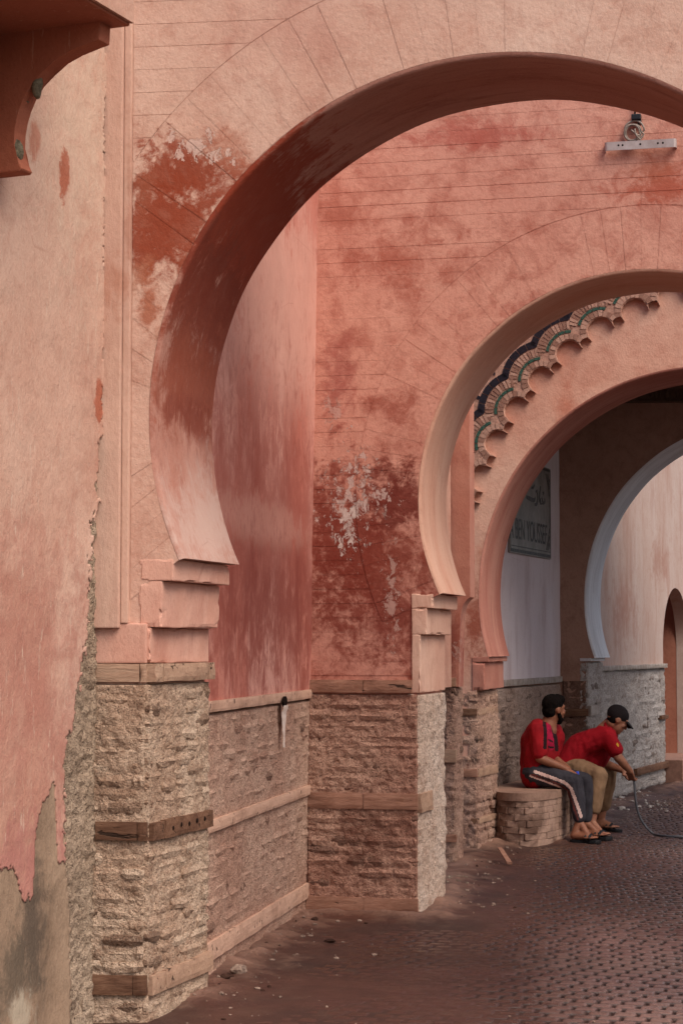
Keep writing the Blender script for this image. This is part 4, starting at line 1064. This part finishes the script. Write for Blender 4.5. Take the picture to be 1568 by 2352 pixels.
for i in range(len(path)-1):
    for k in range(4): fs.append((4*i+k, 4*i+(k+1) % 4, 4*i+4+(k+1) % 4, 4*i+4+k))
pyd('bar', vs, fs, m_steel, TBAR)
for zx in (470, 540, 842, 1140, 1225):
    s_ = W2.hit(1356.5+zx*.135, 330, .05)[0]; bm = bmesh.new()
    lathe(bm, [(.0062, -.001), (.0062, .0006)], 10, Matrix.Translation(W2.pt(s_, zA_+hb*.55, oo+.0004)) @ V3(W2.n).to_track_quat('Z', 'Y').to_matrix().to_4x4())
    bmo('bolt_hole', bm, m_hole_shade, TBAR)  # solid dark disc painting the shade of a drilled hole
m_cable = plain('grey_cable', '#9a8b80', .55, .4, '#75685f', 25)
cC = Vector(W2.hit(1453.7, 301, .04)); bm = bmesh.new(); rg = random.Random(4); pts = []
for k in range(5):
    ra = .048+rg.uniform(-.006, .012); ox, oz = rg.uniform(-.010, .010), rg.uniform(-.012, .010)
    for i in range(20):
        t = 2*math.pi*i/20; pts.append(W2.pt(cC.x+ox+ra*math.cos(t), cC.y+oz+ra*1.08*math.sin(t), .02+.006*k+.004*math.sin(3*t)))
pts += [W2.pt(cC.x+.03, cC.y-.03, .055), W2.pt(cC.x+.0, cC.y-.005, .06), W2.pt(cC.x-.012, cC.y+.004, .062)]
tube(bm, spline(pts, 2), .0058, 7)
tube(bm, spline([W2.pt(cC.x+.045, cC.y-.058, .05), W2.pt(cC.x+.02, cC.y-.03, .06), W2.pt(cC.x+.01, cC.y+.01, .06)], 5), .0055, 7)
o = bmo('cable_coil', bm, m_cable, None, True); tag(o, 'coil of grey cable hung above the steel bar on the second arch', 'cable')
TBK = thing('cable_clamp', 'small black clamp on the wall just above the cable coil', 'clamp', wp(W2, 1461, 273))
m_blk = plain('black_plastic', '#15141a', .45, .4)
sK, zK = W2.hit(1450, 281, .02); wbox('clamp_body', W2, sK, sK+.058, zK+.012, zK+.048, .0, .045, m_blk, TBK, .006)
wbox('clamp_tail', W2, sK+.036, sK+.06, zK-.012, zK+.011, .0, .03, m_blk, TBK, .006)
bm = bmesh.new(); tube(bm, [W2.pt(sK+.02, zK+.049, .02), W2.pt(sK+.02, zK+.3, .012), W2.pt(sK+.03, zK+.75, .012)], .006, 7); bmo('supply_cable', bm, m_blk, TBK, True)

# ================================================================== people
def capsule(bm, p0, r0, p1, r1, n=12):
    p0, p1 = Vector(p0), Vector(p1); d = p1-p0; L = d.length
    q = d.to_track_quat('Z', 'Y').to_matrix().to_4x4() if L > 1e-6 else Matrix.Identity(4); M_ = Matrix.Translation(p0) @ q
    prof = [(r0*math.cos(t), r0*math.sin(t)) for t in [-math.pi/2*.98, -math.pi/3, -math.pi/6]]+[(r0, 0), (r1, L)]+[(r1*math.cos(t), L+r1*math.sin(t)) for t in [math.pi/6, math.pi/3, math.pi/2*.98]]
    lathe(bm, prof, n, M_)
def ellipsoid(bm, c, rad, quat=None, sub=3):
    M_ = Matrix.Translation(Vector(c)) @ (quat.to_matrix().to_4x4() if quat else Matrix.Identity(4)) @ Matrix.Diagonal((*rad, 1))
    bmesh.ops.create_icosphere(bm, subdivisions=sub, radius=1, matrix=M_)
def chain(bm, pts):
    for (a, ra), (b, rb) in zip(pts, pts[1:]): capsule(bm, a, ra, b, rb)
def fuse(name, bm, mats, parent, vox=.009, smooth=4, wob=0.0, pick=None, freq=14):
    """melt overlapping volumes into one continuous skin"""
    bmesh.ops.recalc_face_normals(bm, faces=bm.faces)
    me = bpy.data.meshes.new(name); bm.to_mesh(me); bm.free()
    o = bpy.data.objects.new(name, me); tmp = bpy.data.scenes.new('melt'); tmp.collection.objects.link(o)
    r_ = o.modifiers.new('r', 'REMESH'); r_.mode = 'VOXEL'; r_.voxel_size = vox
    s_ = o.modifiers.new('s', 'SMOOTH'); s_.iterations = smooth; s_.factor = .5
    vl = tmp.view_layers[0]; vl.update()
    me2 = bpy.data.meshes.new_from_object(o.evaluated_get(vl.depsgraph)); o.modifiers.clear(); o.data = me2; me2.name = name
    COL.objects.link(o); bpy.data.scenes.remove(tmp)
    if wob:
        nv = [v.normal.copy() for v in me2.vertices]; cv = []
        for v, nn in zip(me2.vertices, nv):
            c = v.co; n_ = noise.noise(Vector((c.x*freq, c.y*freq, c.z*freq*.6)))+.6*noise.noise(Vector((c.x*freq*2.6, c.y*freq*2.6, c.z*freq*1.4)))
            cv += list(c+nn*wob*n_)
        me2.vertices.foreach_set('co', cv); me2.update()
    me2.materials.clear()
    for m_ in mats: me2.materials.append(m_)
    if pick: idx = [pick(f_) for f_ in me2.polygons]; me2.polygons.foreach_set('material_index', idx)
    me2.polygons.foreach_set('use_smooth', [True]*len(me2.polygons)); me2.update()
    return adopt(o, parent)
def hand(bm, wrist, tip, palm_n, curl=.5, size=1.0, side_=1):
    """palm, four bent fingers of unequal length, thumb off the side of the palm near its base"""
    w_, t_ = Vector(wrist), Vector(tip); d = (t_-w_).normalized(); n_ = Vector(palm_n); n_ = (n_-d*n_.dot(d)).normalized(); s_ = d.cross(n_)*side_
    k = .085*size; pe = w_+d*k
    for i in range(4):
        o_ = s_*((i-1.5)*.019*size); capsule(bm, w_+o_*.7, .012*size, pe+o_, .0115*size, 8)
    for i, L in enumerate((.068, .078, .073, .056)):
        b_ = pe+s_*((i-1.5)*.0205*size); dirn = d; p_ = b_
        for j in range(3):
            a_ = curl*(.5+.9*j); dirn = (d*math.cos(a_)+n_*math.sin(a_)).normalized(); q_ = p_+dirn*L*size*(.44, .32, .24)[j]
            capsule(bm, p_, (.0095, .009, .0082)[j]*size, q_, (.009, .0082, .0072)[j]*size, 8); p_ = q_
    b_ = w_+d*.025*size-s_*.03*size; m_ = b_+(d*.6-s_*.7+n_*.3).normalized()*.035*size; capsule(bm, b_, .0125*size, m_, .0105*size, 8)
    capsule(bm, m_, .0105*size, m_+(d*.85+n_*.5).normalized()*.035*size, .0085*size, 8)
def face(bm, c, f_, up, k=1.0):
    """skull, jaw, brow, nose, lips, ears; f_ is where the face looks"""
    f_ = Vector(f_).normalized(); up = Vector(up); up = (up-f_*up.dot(f_)).normalized(); r_ = f_.cross(up); c = Vector(c)
    q = Matrix((r_, f_, up)).transposed().to_quaternion()
    ellipsoid(bm, c+up*.02*k-f_*.008, (.074*k, .094*k, .092*k), q)
    ellipsoid(bm, c-up*.045*k+f_*.03*k, (.055*k, .058*k, .07*k), q)
    capsule(bm, c-up*.085*k+f_*.05*k, .03*k, c-up*.092*k+f_*.066*k, .024*k)
    capsule(bm, c+up*.015*k+f_*.082*k, .012*k, c-up*.03*k+f_*.106*k, .0135*k)
    for s_ in (-1, 1):
        capsule(bm, c+up*.028*k+f_*.084*k+r_*s_*.012, .011*k, c+up*.028*k+f_*.072*k+r_*s_*.045, .011*k)
        capsule(bm, c-up*.012*k+f_*.072*k+r_*s_*.04*k, .017*k, c-up*.03*k+f_*.06*k+r_*s_*.045*k, .015*k)
        ellipsoid(bm, c-up*.01*k-f_*.006+r_*s_*.076*k, (.010*k, .020*k, .032*k), q, 2)
    capsule(bm, c-up*.055*k+f_*.088*k-r_*.018, .008*k, c-up*.055*k+f_*.088*k+r_*.018, .008*k)
    capsule(bm, c-up*.066*k+f_*.085*k-r_*.015, .008*k, c-up*.066*k+f_*.085*k+r_*.015, .008*k)
    return f_, up, r_, q
m_skin1 = Mat('brown_skin', .55, .35); m_skin1.color(m_skin1.mix(m_skin1.rng(m_skin1.noise(m_skin1.pos(), 25, 4, .6), .35, .65), '#7a4a35', '#8d5a42')); m_skin1 = m_skin1.m
m_skin2 = Mat('tanned_skin', .55, .35); m_skin2.color(m_skin2.mix(m_skin2.rng(m_skin2.noise(m_skin2.pos(), 25, 4, .6), .35, .65), '#8a5a45', '#9c6b54')); m_skin2 = m_skin2.m
def cloth(name, a, b, sc=60):
    m_ = Mat(name, .85, .2); n_ = m_.noise(m_.pos(), 5, 4, .6); m_.color(m_.mix(m_.rng(n_, .35, .65), a, b)); m_.bump(m_.noise(m_.pos(), sc, 3, .6), .003); return m_.m
m_red = cloth('red_jersey', '#94101a', '#7d0c15'); m_red2 = cloth('red_polo', '#9a0f1d', '#860c18'); m_mag = cloth('magenta_chest', '#a3123a', '#8d0f32'); m_dk = cloth('dark_jersey_panel', '#1c0d10', '#2a1215')
m_trk = cloth('charcoal_tracksuit', '#37343a', '#2c292f'); m_str = cloth('pale_stripe', '#d8b9b0', '#c8a59c'); m_str2 = cloth('stripe_print', '#7c3a34', '#3c2a2a', 40); m_kha = cloth('khaki_trousers', '#8d6f55', '#785c46')
m_hair = plain('black_hair', '#0d0a0a', .95, .08, '#17110f', 60, bump=.006); m_cap = cloth('dark_cap', '#241d1f', '#1b1517'); m_sole = plain('black_rubber', '#121013', .6, .3); m_eye = plain('eye', '#e8e0d8', .3, .5)
def seg_px(p, pts):
    x, y = proj(p); best = 1e9
    for (x0, y0), (x1, y1) in zip(pts, pts[1:]):
        dx, dy = x1-x0, y1-y0; t = max(0, min(1, ((x-x0)*dx+(y-y0)*dy)/(dx*dx+dy*dy))); best = min(best, math.hypot(x-x0-t*dx, y-y0-t*dy))
    return best
def foot(bm, ankle, heel, toe, w_=.04):
    capsule(bm, ankle, .036, Vector(heel)+Vector((0, 0, .035)), .034); h_, t_ = Vector(heel), Vector(toe)
    d = (t_-h_).normalized(); s_ = d.cross(Vector((0, 0, 1))).normalized()
    capsule(bm, h_+Vector((0, 0, .038)), .035, h_.lerp(t_, .62)+Vector((0, 0, .034)), .034)
    capsule(bm, Vector(ankle)-Vector((0, 0, .015)), .034, h_.lerp(t_, .6)+Vector((0, 0, .04)), .028)
    for i in range(5):
        b_ = h_.lerp(t_, .66)+s_*(i-2)*.0175+Vector((0, 0, .026)); L = (.075, .07, .064, .056, .048)[i]
        capsule(bm, b_-d*.03, .014, b_+d*L*.75, (.0125, .0095, .009, .0085, .008)[i], 8)
def sandal(name, heel, toe, parent, tilt=0):
    h_, t_ = Vector(heel), Vector(toe); d = (t_-h_).normalized(); s_ = d.cross(Vector((0, 0, 1))).normalized(); L = (t_-h_).length
    out = [(-.04, .0), (-.03, .028), (.0, .036), (L*.4, .034), (L*.7, .047), (L+.0, .043), (L+.028, .025), (L+.035, 0)]
    loop = [h_+d*a+s_*b for a, b in out]+[h_+d*a-s_*b for a, b in out[::-1][1:-1]]
    so = prism(name, loop, (0, 0, .028), m_sole, parent, bevel=.005)
    bm = bmesh.new()
    for k in (.55, .72):
        c_ = h_+d*L*k; tube(bm, [c_+s_*.046+Vector((0, 0, .02)), c_+s_*.036+Vector((0, 0, .055)), c_+Vector((0, 0, .072)), c_-s_*.036+Vector((0, 0, .055)), c_-s_*.046+Vector((0, 0, .02))], .013, 7)
    bmo('strap', bm, m_sole, so, True)

# ---- man on the left end of the bench, back half turned, looking away to the right
hd = at(1272, 1629, 17.0); fdir = Vector((.86, .48, -.08)); nk = at(1260, 1661, 17.0)
shN, shF = at(1234, 1675, 16.84), at(1271, 1680, 17.16); hpN, hpF = at(1226, 1776, 16.90), at(1240, 1776, 17.12)
elN, elF = at(1239, 1742, 16.80), at(1268, 1741, 17.10); wrN, wrF = at(1302, 1768, 16.82), at(1304, 1766, 16.98); hnN, hnF = at(1325, 1784, 16.80), at(1322, 1780, 16.95)
knN, knF = at(1320, 1797, 16.78), at(1341, 1794, 16.98); anN, anF = at(1331, 1886, 16.74), at(1345, 1886, 16.98)
P1 = bmesh.new()
f_, up, r_, q_ = face(P1, hd, fdir, (0, 0, 1), 1.0)
chain(P1, [(hd-up*.05-f_*.02, .055), (nk, .058), (nk+Vector((0, 0, -.06)), .07)])
chain(P1, [(shN, .05), (elN, .040)]); chain(P1, [(elN, .041), (elN.lerp(wrN, .35), .039), (wrN, .026)])
chain(P1, [(shF, .05), (elF, .040)]); chain(P1, [(elF, .041), (elF.lerp(wrF, .35), .038), (wrF, .026)])
capsule(P1, shN, .06, shF, .06); capsule(P1, nk, .07, (hpN+hpF)/2, .10)
hand(P1, wrN, hnN, (.2, .3, -1), .55, .95); hand(P1, wrF, hnF, (.2, -.3, -1), .6, .95, -1)
chain(P1, [(hpN, .07), (knN, .045), (anN, .034)]); chain(P1, [(hpF, .07), (knF, .045), (anF, .034)])
hl1, to1 = Vector((anN.x-.05, anN.y-.02, .022)), Vector((anN.x+.13, anN.y-.10, .022)); hl2, to2 = Vector((anF.x-.03, anF.y, .022)), Vector((anF.x+.17, anF.y-.08, .022))
foot(P1, anN, hl1, to1); foot(P1, anF, hl2, to2)
man1 = fuse('person', P1, [m_skin1], None, .0075, 3)
tag(man1, 'seated person in red and black jersey and striped charcoal tracksuit, head turned away', 'person', None)
b = bmesh.new()
capsule(b, shN, .075, shF, .075); ch = (shN+shF)/2+Vector((.02, 0, -.10)); hp = (hpN+hpF)/2
capsule(b, nk+Vector((-.02, 0, -.05)), .075, (shN+shF)/2, .08)
capsule(b, shN+Vector((.02, .03, -.05)), .095, hpN+Vector((.01, .02, .03)), .10); capsule(b, shF+Vector((0, -.03, -.05)), .095, hpF+Vector((.02, -.02, .03)), .10)
capsule(b, ch+Vector((-.03, 0, .02)), .115, hp+Vector((.03, 0, .08)), .12)
capsule(b, shN, .076, shN.lerp(elN, .78), .068); capsule(b, shF, .076, shF.lerp(elF, .78), .066)
bk1 = at(1224, 1705, 17.0); chain(b, [(at(1236, 1672, 17.0), .085), (bk1, .112), (at(1224, 1745, 17.0), .108), (at(1226, 1782, 17.0), .118)]); chain(b, [(at(1219, 1750, 16.97), .095), (at(1226, 1782, 16.92), .112)]); chain(b, [(at(1232, 1690, 16.92), .10), (at(1226, 1740, 16.9), .10), (at(1227, 1782, 16.9), .08)])
def pick1(pl):
    c = pl.center; x, y = proj(c)
    if seg_px(c, [(1248, 1652), (1252, 1680), (1251, 1718)]) < 4.0 and x > 1246: return 1
    if seg_px(c, [(1270, 1672), (1276, 1700), (1278, 1722)]) < 4.5: return 1
    if x > 1254 and y > 1660 and y < 1726 and pl.normal.y < .6 and seg_px(c, [(1262, 1668), (1266, 1715)]) < 8:
        if seg_px(c, [(1259, 1716), (1270, 1718)]) < 2.4 or seg_px(c, [(1260, 1700), (1268, 1704)]) < 1.6: return 1
        return 2
    return 0
sh = fuse('jersey', b, [m_red, m_dk, m_mag], man1, .008, 3, .011, pick1, 11); sh['label'] = 'red football jersey with dark shoulder panels'
b = bmesh.new()
capsule(b, hpN, .100, hpF, .100); chain(b, [(hpN, .105), (hpN.lerp(knN, .5), .092), (knN, .074), (knN.lerp(anN, .4), .070), (anN+Vector((0, 0, .03)), .056)])
chain(b, [(hpF, .112), (hpF.lerp(knF, .5), .092), (knF, .074), (knF.lerp(anF, .4), .070), (anF+Vector((0, 0, .03)), .056)])
S1 = [(1228, 1773), (1262, 1785), (1296, 1798), (1311, 1812), (1320, 1835), (1334, 1876)]; S2 = [(x-7, y+7) for x, y in S1]
def pick2(pl):
    if pl.normal.y > .25: return 0
    if seg_px(pl.center, S1) < 3.6: return 1
    if seg_px(pl.center, S2) < 2.6: return 2
    if seg_px(pl.center, [(x-11, y+10) for x, y in S1[:4]]) < 2.2: return 1
    return 0
tr = fuse('trousers', b, [m_trk, m_str, m_str2], man1, .008, 3, .009, pick2, 12); tr['label'] = 'charcoal tracksuit trousers with pale side stripes'
b = bmesh.new(); ellipsoid(b, hd+up*.042-f_*.020, (.082, .098, .086), q_); ellipsoid(b, hd+up*.085+f_*.03, (.066, .066, .044), q_); ellipsoid(b, hd-up*.015-f_*.05, (.072, .055, .07), q_)
fuse('hair', b, [m_hair], man1, .007, 2, .004, None, 60)
b = bmesh.new(); capsule(b, hd-up*.085+f_*.045-r_*.03, .03, hd-up*.085+f_*.045+r_*.03, .03); capsule(b, hd-up*.10+f_*.06, .03, hd-up*.085+f_*.075, .024)
for s_ in (-1, 1): capsule(b, hd-up*.085+f_*.045+r_*s_*.04, .024, hd-up*.02+f_*.0+r_*s_*.066, .013)
fuse('beard', b, [m_hair], man1, .006, 2, .003, None, 60)
sandal('sandal', hl1-Vector((0, 0, .022)), to1-Vector((0, 0, .022)), man1); sandal('sandal', hl2-Vector((0, 0, .022)), to2-Vector((0, 0, .022)), man1)

# ---- man leaning forward with the hose
hd = at(1417, 1653, 17.36); fdir = Vector((.83, .10, -.52)); nk = at(1399, 1668, 17.40)
shN, shF = at(1393, 1690, 17.22), at(1398, 1690, 17.58); hpN, hpF = at(1302, 1762, 17.32), at(1312, 1760, 17.58)
elN, elF = at(1420, 1741, 17.20), at(1378, 1750, 17.62); wrN, wrF = at(1447, 1772, 17.28), at(1432, 1771, 17.44); hnN, hnF = at(1452, 1796, 17.34), at(1447, 1792, 17.40)
knN, knF = at(1374, 1782, 17.12), at(1397, 1775, 17.62); anN, anF = at(1359, 1886, 17.10), at(1379, 1884, 17.72)
P2 = bmesh.new()
f_, up, r_, q_ = face(P2, hd, fdir, (0, 0, 1), .98)
chain(P2, [(hd-up*.05-f_*.025, .054), (nk, .058), (nk+Vector((-.05, 0, -.04)), .07)])
chain(P2, [(shN, .052), (elN, .042), (elN.lerp(wrN, .35), .040), (wrN, .027)]); chain(P2, [(shF, .052), (elF, .042), (elF.lerp(wrF, .35), .040), (wrF, .027)])
capsule(P2, shN, .06, shF, .06); capsule(P2, nk, .07, (hpN+hpF)/2, .10)
hand(P2, wrN, hnN, (.5, .6, .1), .95, .95); hand(P2, wrF, hnF, (.5, -.6, .1), .95, .95, -1)
chain(P2, [(hpN, .07), (knN, .048), (knN.lerp(anN, .35), .052), (anN, .035)]); chain(P2, [(hpF, .07), (knF, .048), (knF.lerp(anF, .35), .052), (anF, .035)])
hl1, to1 = Vector((anN.x-.03, anN.y+.02, .022)), Vector((anN.x+.12, anN.y-.13, .022)); hl2, to2 = Vector((anF.x-.04, anF.y+.02, .022)), Vector((anF.x+.14, anF.y-.10, .022))
foot(P2, anN, hl1, to1); foot(P2, anF, hl2, to2)
man2 = fuse('person', P2, [m_skin2], None, .0075, 3)
tag(man2, 'seated person in red polo shirt, khaki trousers and dark cap, bending forward over a hose', 'person')
b = bmesh.new(); hp = (hpN+hpF)/2; sc_ = (shN+shF)/2
capsule(b, shN, .08, shF, .08); capsule(b, hpN+Vector((.0, .02, .02)), .125, hpF+Vector((.0, -.02, .02)), .125)
m1_, m2_ = shN.lerp(hpN, .5)+Vector((-.05, .05, .05)), shF.lerp(hpF, .5)+Vector((-.05, -.05, .05))
chain(b, [(shN+Vector((-.03, .03, -.01)), .095), (m1_, .115), (hpN+Vector((0, .02, .03)), .125)]); chain(b, [(shF+Vector((-.03, -.03, -.01)), .095), (m2_, .115), (hpF+Vector((0, -.02, .03)), .125)])
chain(b, [(sc_+Vector((-.02, 0, -.07)), .11), (sc_.lerp(hp, .5)+Vector((.03, 0, -.06)), .13), (hp+Vector((.09, 0, .04)), .13)])
capsule(b, sc_, .085, nk+Vector((-.012, 0, -.012)), .072); capsule(b, nk+Vector((-.01, 0, -.01)), .07, nk+Vector((.006, 0, .012)), .066)
capsule(b, shN, .08, shN.lerp(elN, .62), .072); capsule(b, shF, .08, shF.lerp(elF, .6), .07)
def pick3(pl): return 1 if seg_px(pl.center, [(1417, 1709), (1419, 1713)]) < 2.2 else 0
sh = fuse('polo_shirt', b, [m_red2, cloth('yellow_badge', '#c79a3a', '#b58628')], man2, .008, 3, .012, pick3, 10); sh['label'] = 'plain red polo shirt'
b = bmesh.new()
capsule(b, hpN, .115, hpF, .115); chain(b, [(hpN, .115), (hpN.lerp(knN, .5), .098), (knN, .078), (knN.lerp(anN, .35), .076), (knN.lerp(anN, .72), .068)])
chain(b, [(hpF, .115), (hpF.lerp(knF, .5), .098), (knF, .078), (knF.lerp(anF, .35), .074), (knF.lerp(anF, .68), .066)])
tr = fuse('trousers', b, [m_kha], man2, .008, 3, .010, None, 12); tr['label'] = 'rolled khaki trousers'
b = bmesh.new(); ellipsoid(b, hd+up*.04-f_*.016, (.083, .101, .086), q_); o_ = fuse('cap', b, [m_cap], man2, .007, 2)
vs, fs = [], []
for i in range(11):
    t = -1+2*i/10
    for (a_, h_) in ((.055, .022), (.14, -.002)):
        x_ = t*.07; y_ = a_+(.045*(1-t*t) if a_ < .1 else .02*(1-t*t)); z_ = h_-.014*t*t
        for dz in (0, -.006): vs.append(hd+r_*x_+f_*y_+up*(z_+.012+dz))
for i in range(10):
    k = 4*i; fs += [(k, k+2, k+6, k+4), (k+1, k+5, k+7, k+3), (k+2, k+3, k+7, k+6)]
fs += [(0, 1, 3, 2), (40, 42, 43, 41)]
pyd('cap_brim', vs, fs, m_cap, man2, True)
b = bmesh.new(); ellipsoid(b, hd-up*.02-f_*.034, (.068, .05, .055), q_); fuse('hair', b, [m_hair], man2, .007, 2, .003, None, 60)
sandal('sandal', hl1-Vector((0, 0, .022)), to1-Vector((0, 0, .022)), man2); sandal('sandal', hl2-Vector((0, 0, .022)), to2-Vector((0, 0, .022)), man2)
# water bottle in the first man's hands
TBo = thing('bottle', 'small clear water bottle with blue cap held by the seated person in tracksuit', 'bottle', at(1324, 1790, 16.88))
bt = at(1325, 1777, 16.88); dn = Vector((.10, .0, -1)).normalized(); M_ = Matrix.Translation(bt) @ (-dn).to_track_quat('Z', 'Y').to_matrix().to_4x4()
m_bot = Mat('clear_plastic', .08, .5); m_bot.color('#c8d6e6'); m_bot.b.inputs['Transmission Weight'].default_value = .85; m_bot.b.inputs['IOR'].default_value = 1.35; m_bot = m_bot.m
bm = bmesh.new(); lathe(bm, [(.024, -.15), (.027, -.14), (.027, -.07), (.022, -.045), (.012, -.022), (.011, -.006)], 14, M_); bmo('bottle_body', bm, m_bot, TBo, True)
bm = bmesh.new(); lathe(bm, [(.0155, -.012), (.016, .0), (.0155, .012), (.012, .016)], 14, M_); bmo('bottle_cap', bm, plain('blue_cap', '#2f4fc0', .4, .4), TBo)
# hose
m_hose = plain('grey_hose', '#5a5a5f', .4, .45, '#4a4a50', 8)
hz = [at(1446, 1783, 17.36), at(1452, 1786, 17.35), at(1456, 1800, 17.34), at(1458, 1825, 17.34), at(1462, 1855, 17.36), at(1470, 1880, 17.38), at(1483, 1900, 17.38)]
e_ = ground(1503, 1917, .013); hz += [at(1492, 1909, .5*(17.38+e_.y)), e_, ground(1530, 1921, .013), ground(1575, 1922, .013), ground(1640, 1918, .013), ground(1760, 1925, .013), ground(1900, 1910, .013)]
bm = bmesh.new(); tube(bm, spline(hz, 7), .0105, 9); o = bmo('hose', bm, m_hose, None, True); tag(o, 'dark rubber hose hanging from clasped hands and trailing over the wet ground', 'hose')

for t_ in (T1, T3, T5, T7): t_['group'] = 'horseshoe arches along the passage'
for t_ in (T2, T6, T11): t_['group'] = 'side walls of the passage'
man1['group'] = man2['group'] = 'persons seated on the bench'
# ================================================================== rubble, litter
m_st = plain('stone_chips', '#a58c7c', .9, .2, '#4a3a33', 30, bump=.01)
m_st2 = plain('dark_clods', '#4b342b', .95, .1, '#2e1f1a', 30, bump=.01)
def pebbles(name, n, gen, mat, label, rmin, rmax):
    rg = random.Random(len(name)); VS, FS = [], []
    bm0 = bmesh.new(); bmesh.ops.create_icosphere(bm0, subdivisions=1, radius=1); base = [v.co.copy() for v in bm0.verts]; F0 = [[v.index for v in f.verts] for f in bm0.faces]; bm0.free()
    for k in range(n):
        x, y = gen(rg); r_ = rmin+(rmax-rmin)*rg.random()**3; z = max(0, dirt_h(x, y)); sx, sy, sz = rg.uniform(.7, 1.4), rg.uniform(.7, 1.4), rg.uniform(.4, .8); n0 = len(VS); off = Vector((k*3.1, 0, 0))
        for c in base:
            d = 1+.4*noise.noise(c*1.3+off); VS.append((x+c.x*r_*sx*d, y+c.y*r_*sy*d, z+r_*.2+c.z*r_*sz*d))
        FS += [[n0+i for i in f_] for f_ in F0]
    o = pyd(name, VS, FS, mat, None, False, fix=False); tag(o, label, kind='stuff'); return o
def near_wall(rg):
    while True:
        y = rg.uniform(8.6, 18.5); x = left_x(y)+abs(rg.gauss(0, .28))+.03
        if left_dist(x, y) < .8: return x, y
def anywhere(rg):
    y = rg.uniform(8.6, 21); return left_x(y)+rg.random()*2.6, y
pebbles('stone_chips', 260, near_wall, m_st, 'pale stone chips and crumbs lying along the foot of the walls', .003, .016)
pebbles('dark_crumbs', 320, near_wall, m_st2, 'dark crumbs of fallen render along the foot of the walls', .002, .014)
pebbles('scattered_grit', 220, anywhere, m_st, 'grit scattered over the paving', .002, .007)
def court(rg): x0 = ground(rg.uniform(1400, 1530), rg.uniform(1825, 1865)); return x0.x, x0.y
pebbles('fallen_lime', 90, court, plain('lime_chips', '#c9c2bd', .9, .2, '#8d817a', 30), 'whitish fallen lime chips on the ground beyond the persons', .006, .03)
def rock(x, y, r_, mat, label, sx=1, sy=1, sz=.6, seed=0):
    p = ground(x, y); bm = bmesh.new(); bmesh.ops.create_icosphere(bm, subdivisions=3, radius=1)
    for v in bm.verts:
        d = 1+.35*noise.noise(v.co*1.2+Vector((seed, 3, 1)))+.12*noise.noise(v.co*4+Vector((seed, 3, 1)))
        v.co = Vector((p.x+v.co.x*r_*sx*d, p.y+v.co.y*r_*sy*d, max(0, dirt_h(p.x, p.y))+r_*sz*.6+v.co.z*r_*sz*d))
    o = bmo('stone', bm, mat, None); tag(o, label, 'stone', 'loose stones at the wall foot'); return o
rock(547, 2248, .036, m_st, 'pale broken stone lying on the earth by the nearest bay wall', 1.1, .9, .75, 1)
rock(516, 2258, .025, m_st2, 'black lump of debris left of the pale stone by the bay wall', 1.2, .9, .5, 5)
rock(757, 2167, .022, m_st2, 'dark stone on the earth in front of the bay corner', 1.4, 1, .5, 9)
rock(722, 2125, .02, m_st2, 'dark pebble near the foot of the bay corner', 1, 1, .6, 12)
rock(1003, 2340-1, .001, m_st2, 'tiny dark chip at the lower edge', 1, 1, .6, 13) if False else None
# scrap of board leaning at the bench foot
g0 = ground(1170, 1990); wv = [Vector((g0.x-.02, g0.y, .012)), Vector((g0.x+.02, g0.y, .012))]
tp = Vector((g0.x-.075, g0.y+.2, .105)); loop = [wv[0], wv[1], tp+Vector((.035, 0, 0)), tp]
o = prism('board_scrap', loop, (0, 0, .016), m_wd3, None, .003); tag(o, 'short pale board scrap leaning at the foot of the bench', 'board')
# litter by the second pier
TL = ground(1032, 2035)
bm = bmesh.new(); rg = random.Random(2)
for k in range(22):
    a, b = TL.x+rg.uniform(-.12, .14), TL.y+rg.uniform(-.16, .16); z = max(0, dirt_h(a, b))+.004; w_, l_, t = rg.uniform(.004, .012), rg.uniform(.012, .04), rg.uniform(0, 3.14)
    d = Vector((math.cos(t), math.sin(t), rg.uniform(-.1, .2))); s_ = Vector((-math.sin(t), math.cos(t), 0)); c_ = Vector((a, b, z))
    bm_prism(bm, [c_+d*l_/2+s_*w_/2, c_+d*l_/2-s_*w_/2, c_-d*l_/2-s_*w_/2, c_-d*l_/2+s_*w_/2], Vector((0, 0, .003)))
o = bmo('litter', bm, plain('dry_straw_litter', '#b8a994', .9, .2, '#6b5a45', 40), None); tag(o, 'dry shreds of litter beside the foot of the second pier', kind='stuff')
